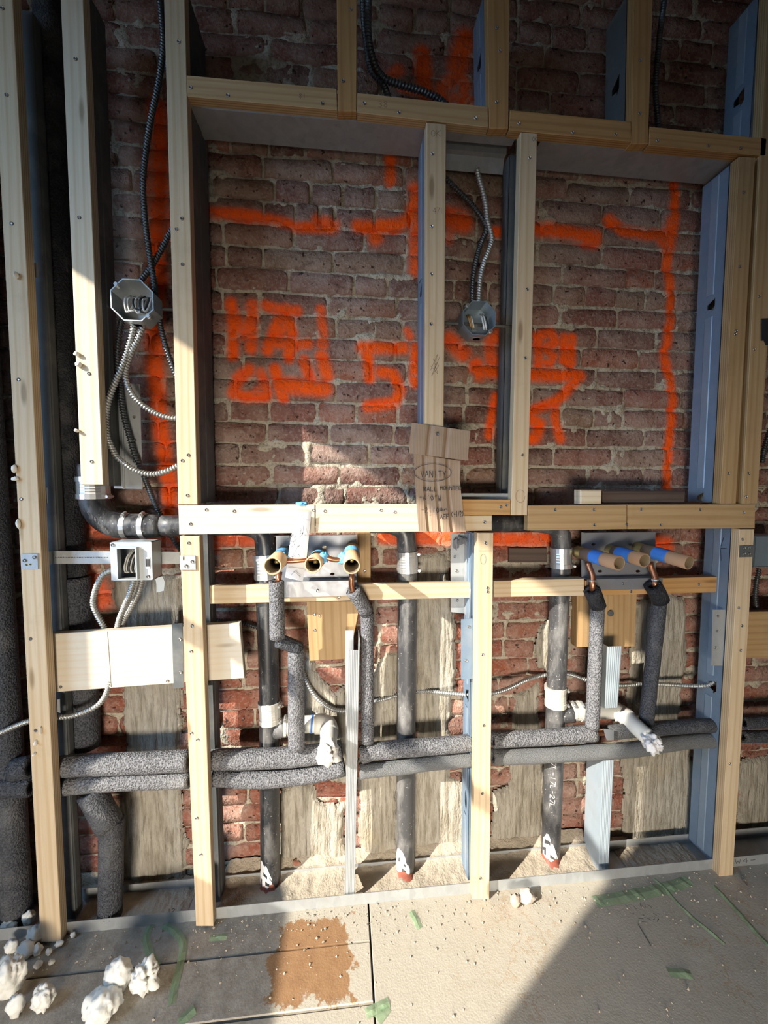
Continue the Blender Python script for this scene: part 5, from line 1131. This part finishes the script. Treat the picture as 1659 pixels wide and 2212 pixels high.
chunk(104,2060,14,14,'tiny foam crumb, nearest the far left stud foot',13); chunk(126,2044,20,12,'flat foam crumb right of far left stud foot',14); chunk(81,2088,18,14,'tiny foam crumb midway to the flaky chunk',15); chunk(157,2022,12,14,'tiny foam crumb just right of the far left stud',16); chunk(110,2082,14,12,'tiny foam crumb below flat crumb',17)
GS = 'stones on the floor by middle stud'
chunk(1115,1948,24,34,'reddish stone chip left of the pair by middle stud',21,STONE,'stone',.35,GS); chunk(1140,1942,40,30,'pale stone chip right of the pair by middle stud',22,plain('pale_stone', (.55,.48,.42), .9, 0, 40, .2, .5, 90, .003),'stone',.35,GS)
chunk(640,1876,26,34,'brick chip behind the left drain pipe foot',23,plain('brick_chip', (.36,.16,.10), .9, 0, 40, .3, .5, 90, .003),'stone',.35,GS)
def gtape(px, w, label, z=.0022, name='green_tape'):
    P = catmull([fl(a, b, z) for a, b in px], .012); mb = MB(); V = []; rr = random.Random(len(label))
    for i in range(len(P)):
        d = Vector(P[min(i+1, len(P)-1)]-P[max(i-1, 0)]); d.z = 0; d.normalize(); n_ = Vector((-d.y, d.x, 0))*w/2; h = abs(math.sin(i*.7))*.002*rr.random()
        V += [Vector(P[i])+n_+Vector((0,0,h)), Vector(P[i])+Vector((0,0,.0012+h*2)), Vector(P[i])-n_+Vector((0,0,h*.3))]
    Fc = [f_ for i in range(len(P)-1) for f_ in ((3*i, 3*i+1, 3*i+4, 3*i+3), (3*i+1, 3*i+2, 3*i+5, 3*i+4))]
    return tag(fixn(mk(name, V, Fc, GREEN)), label, 'tape', 'scraps of green tape')
gtape([(1285,1948),(1360,1935),(1440,1918),(1490,1903)], .032, 'wide green tape patch by the right track')
gtape([(1412,1898),(1432,1915),(1452,1938),(1485,1972),(1530,2010),(1566,2040)], .011, 'thin curling green tape strip from the wide patch')
gtape([(1540,1912),(1590,1965),(1625,2005),(1700,2085)], .014, 'long green tape strip running off the right edge')
gtape([(1443,2100),(1494,2106)], .020, 'small green tape square at right')
gtape([(888,1968),(898,1988),(907,2006)], .018, 'short green tape scrap below the middle stud')
gtape([(453,2026),(491,2024)], .016, 'short green tape scrap right of lower left stud foot')
gtape([(352,1998),(375,2010),(394,2035),(391,2075),(380,2120),(370,2172)], .018, 'long twisted green tape strip at left, right strand')
gtape([(330,1992),(316,2020),(322,2055),(340,2088)], .018, 'twisted green tape strip at left, left strand')
gtape([(385,2212),(420,2180)], .022, 'green tape scrap at the bottom edge'); gtape([(790,2190),(840,2165)], .02, 'crumpled green tape scrap by the floor seam')
gtape([(838,2175),(815,2205)], .02, 'green tape scrap at bottom edge right of the seam')
mb = MB(); p, q = fl(1378,1998), fl(1406,2045); mb.cyl(p+Vector((0,0,.0015)), q+Vector((0,0,.0015)), .0012, 6); tag(mb.build('nail', DULL), 'thin nail lying on the floor at right', 'nail')
mb = MB(); p, q = fl(1607,1905), fl(1614,1916); mb.cyl(p+Vector((0,0,.003)), q+Vector((0,0,.003)), .002, 8); mb.cyl(p+Vector((0,0,.004)), p+(p-q)*.12+Vector((0,0,.004)), .0042, 8); tag(mb.build('loose_screw', SCREW), 'loose screw on the floor right of the lower right stud', 'screw')
pf = byl('dusty galvanised'); 
ribbon('floor_scribble', [], 0, INK) if False else None
mb = MB(); rs = random.Random(3); c0 = fl(1385, 1975)
for k in range(14):
    p = c0+Vector((rs.uniform(-.04,.05), rs.uniform(-.02,.02), .0016)); q = p+Vector((rs.uniform(-.014,.014), rs.uniform(-.012,.012), 0)); d = (q-p).normalized(); n_ = Vector((-d.y, d.x, 0))*.0006; mb.add([p-n_, q-n_, q+n_, p+n_], [(0,1,2,3)])
sb = mb.build('pen_scribble', INK, floor)
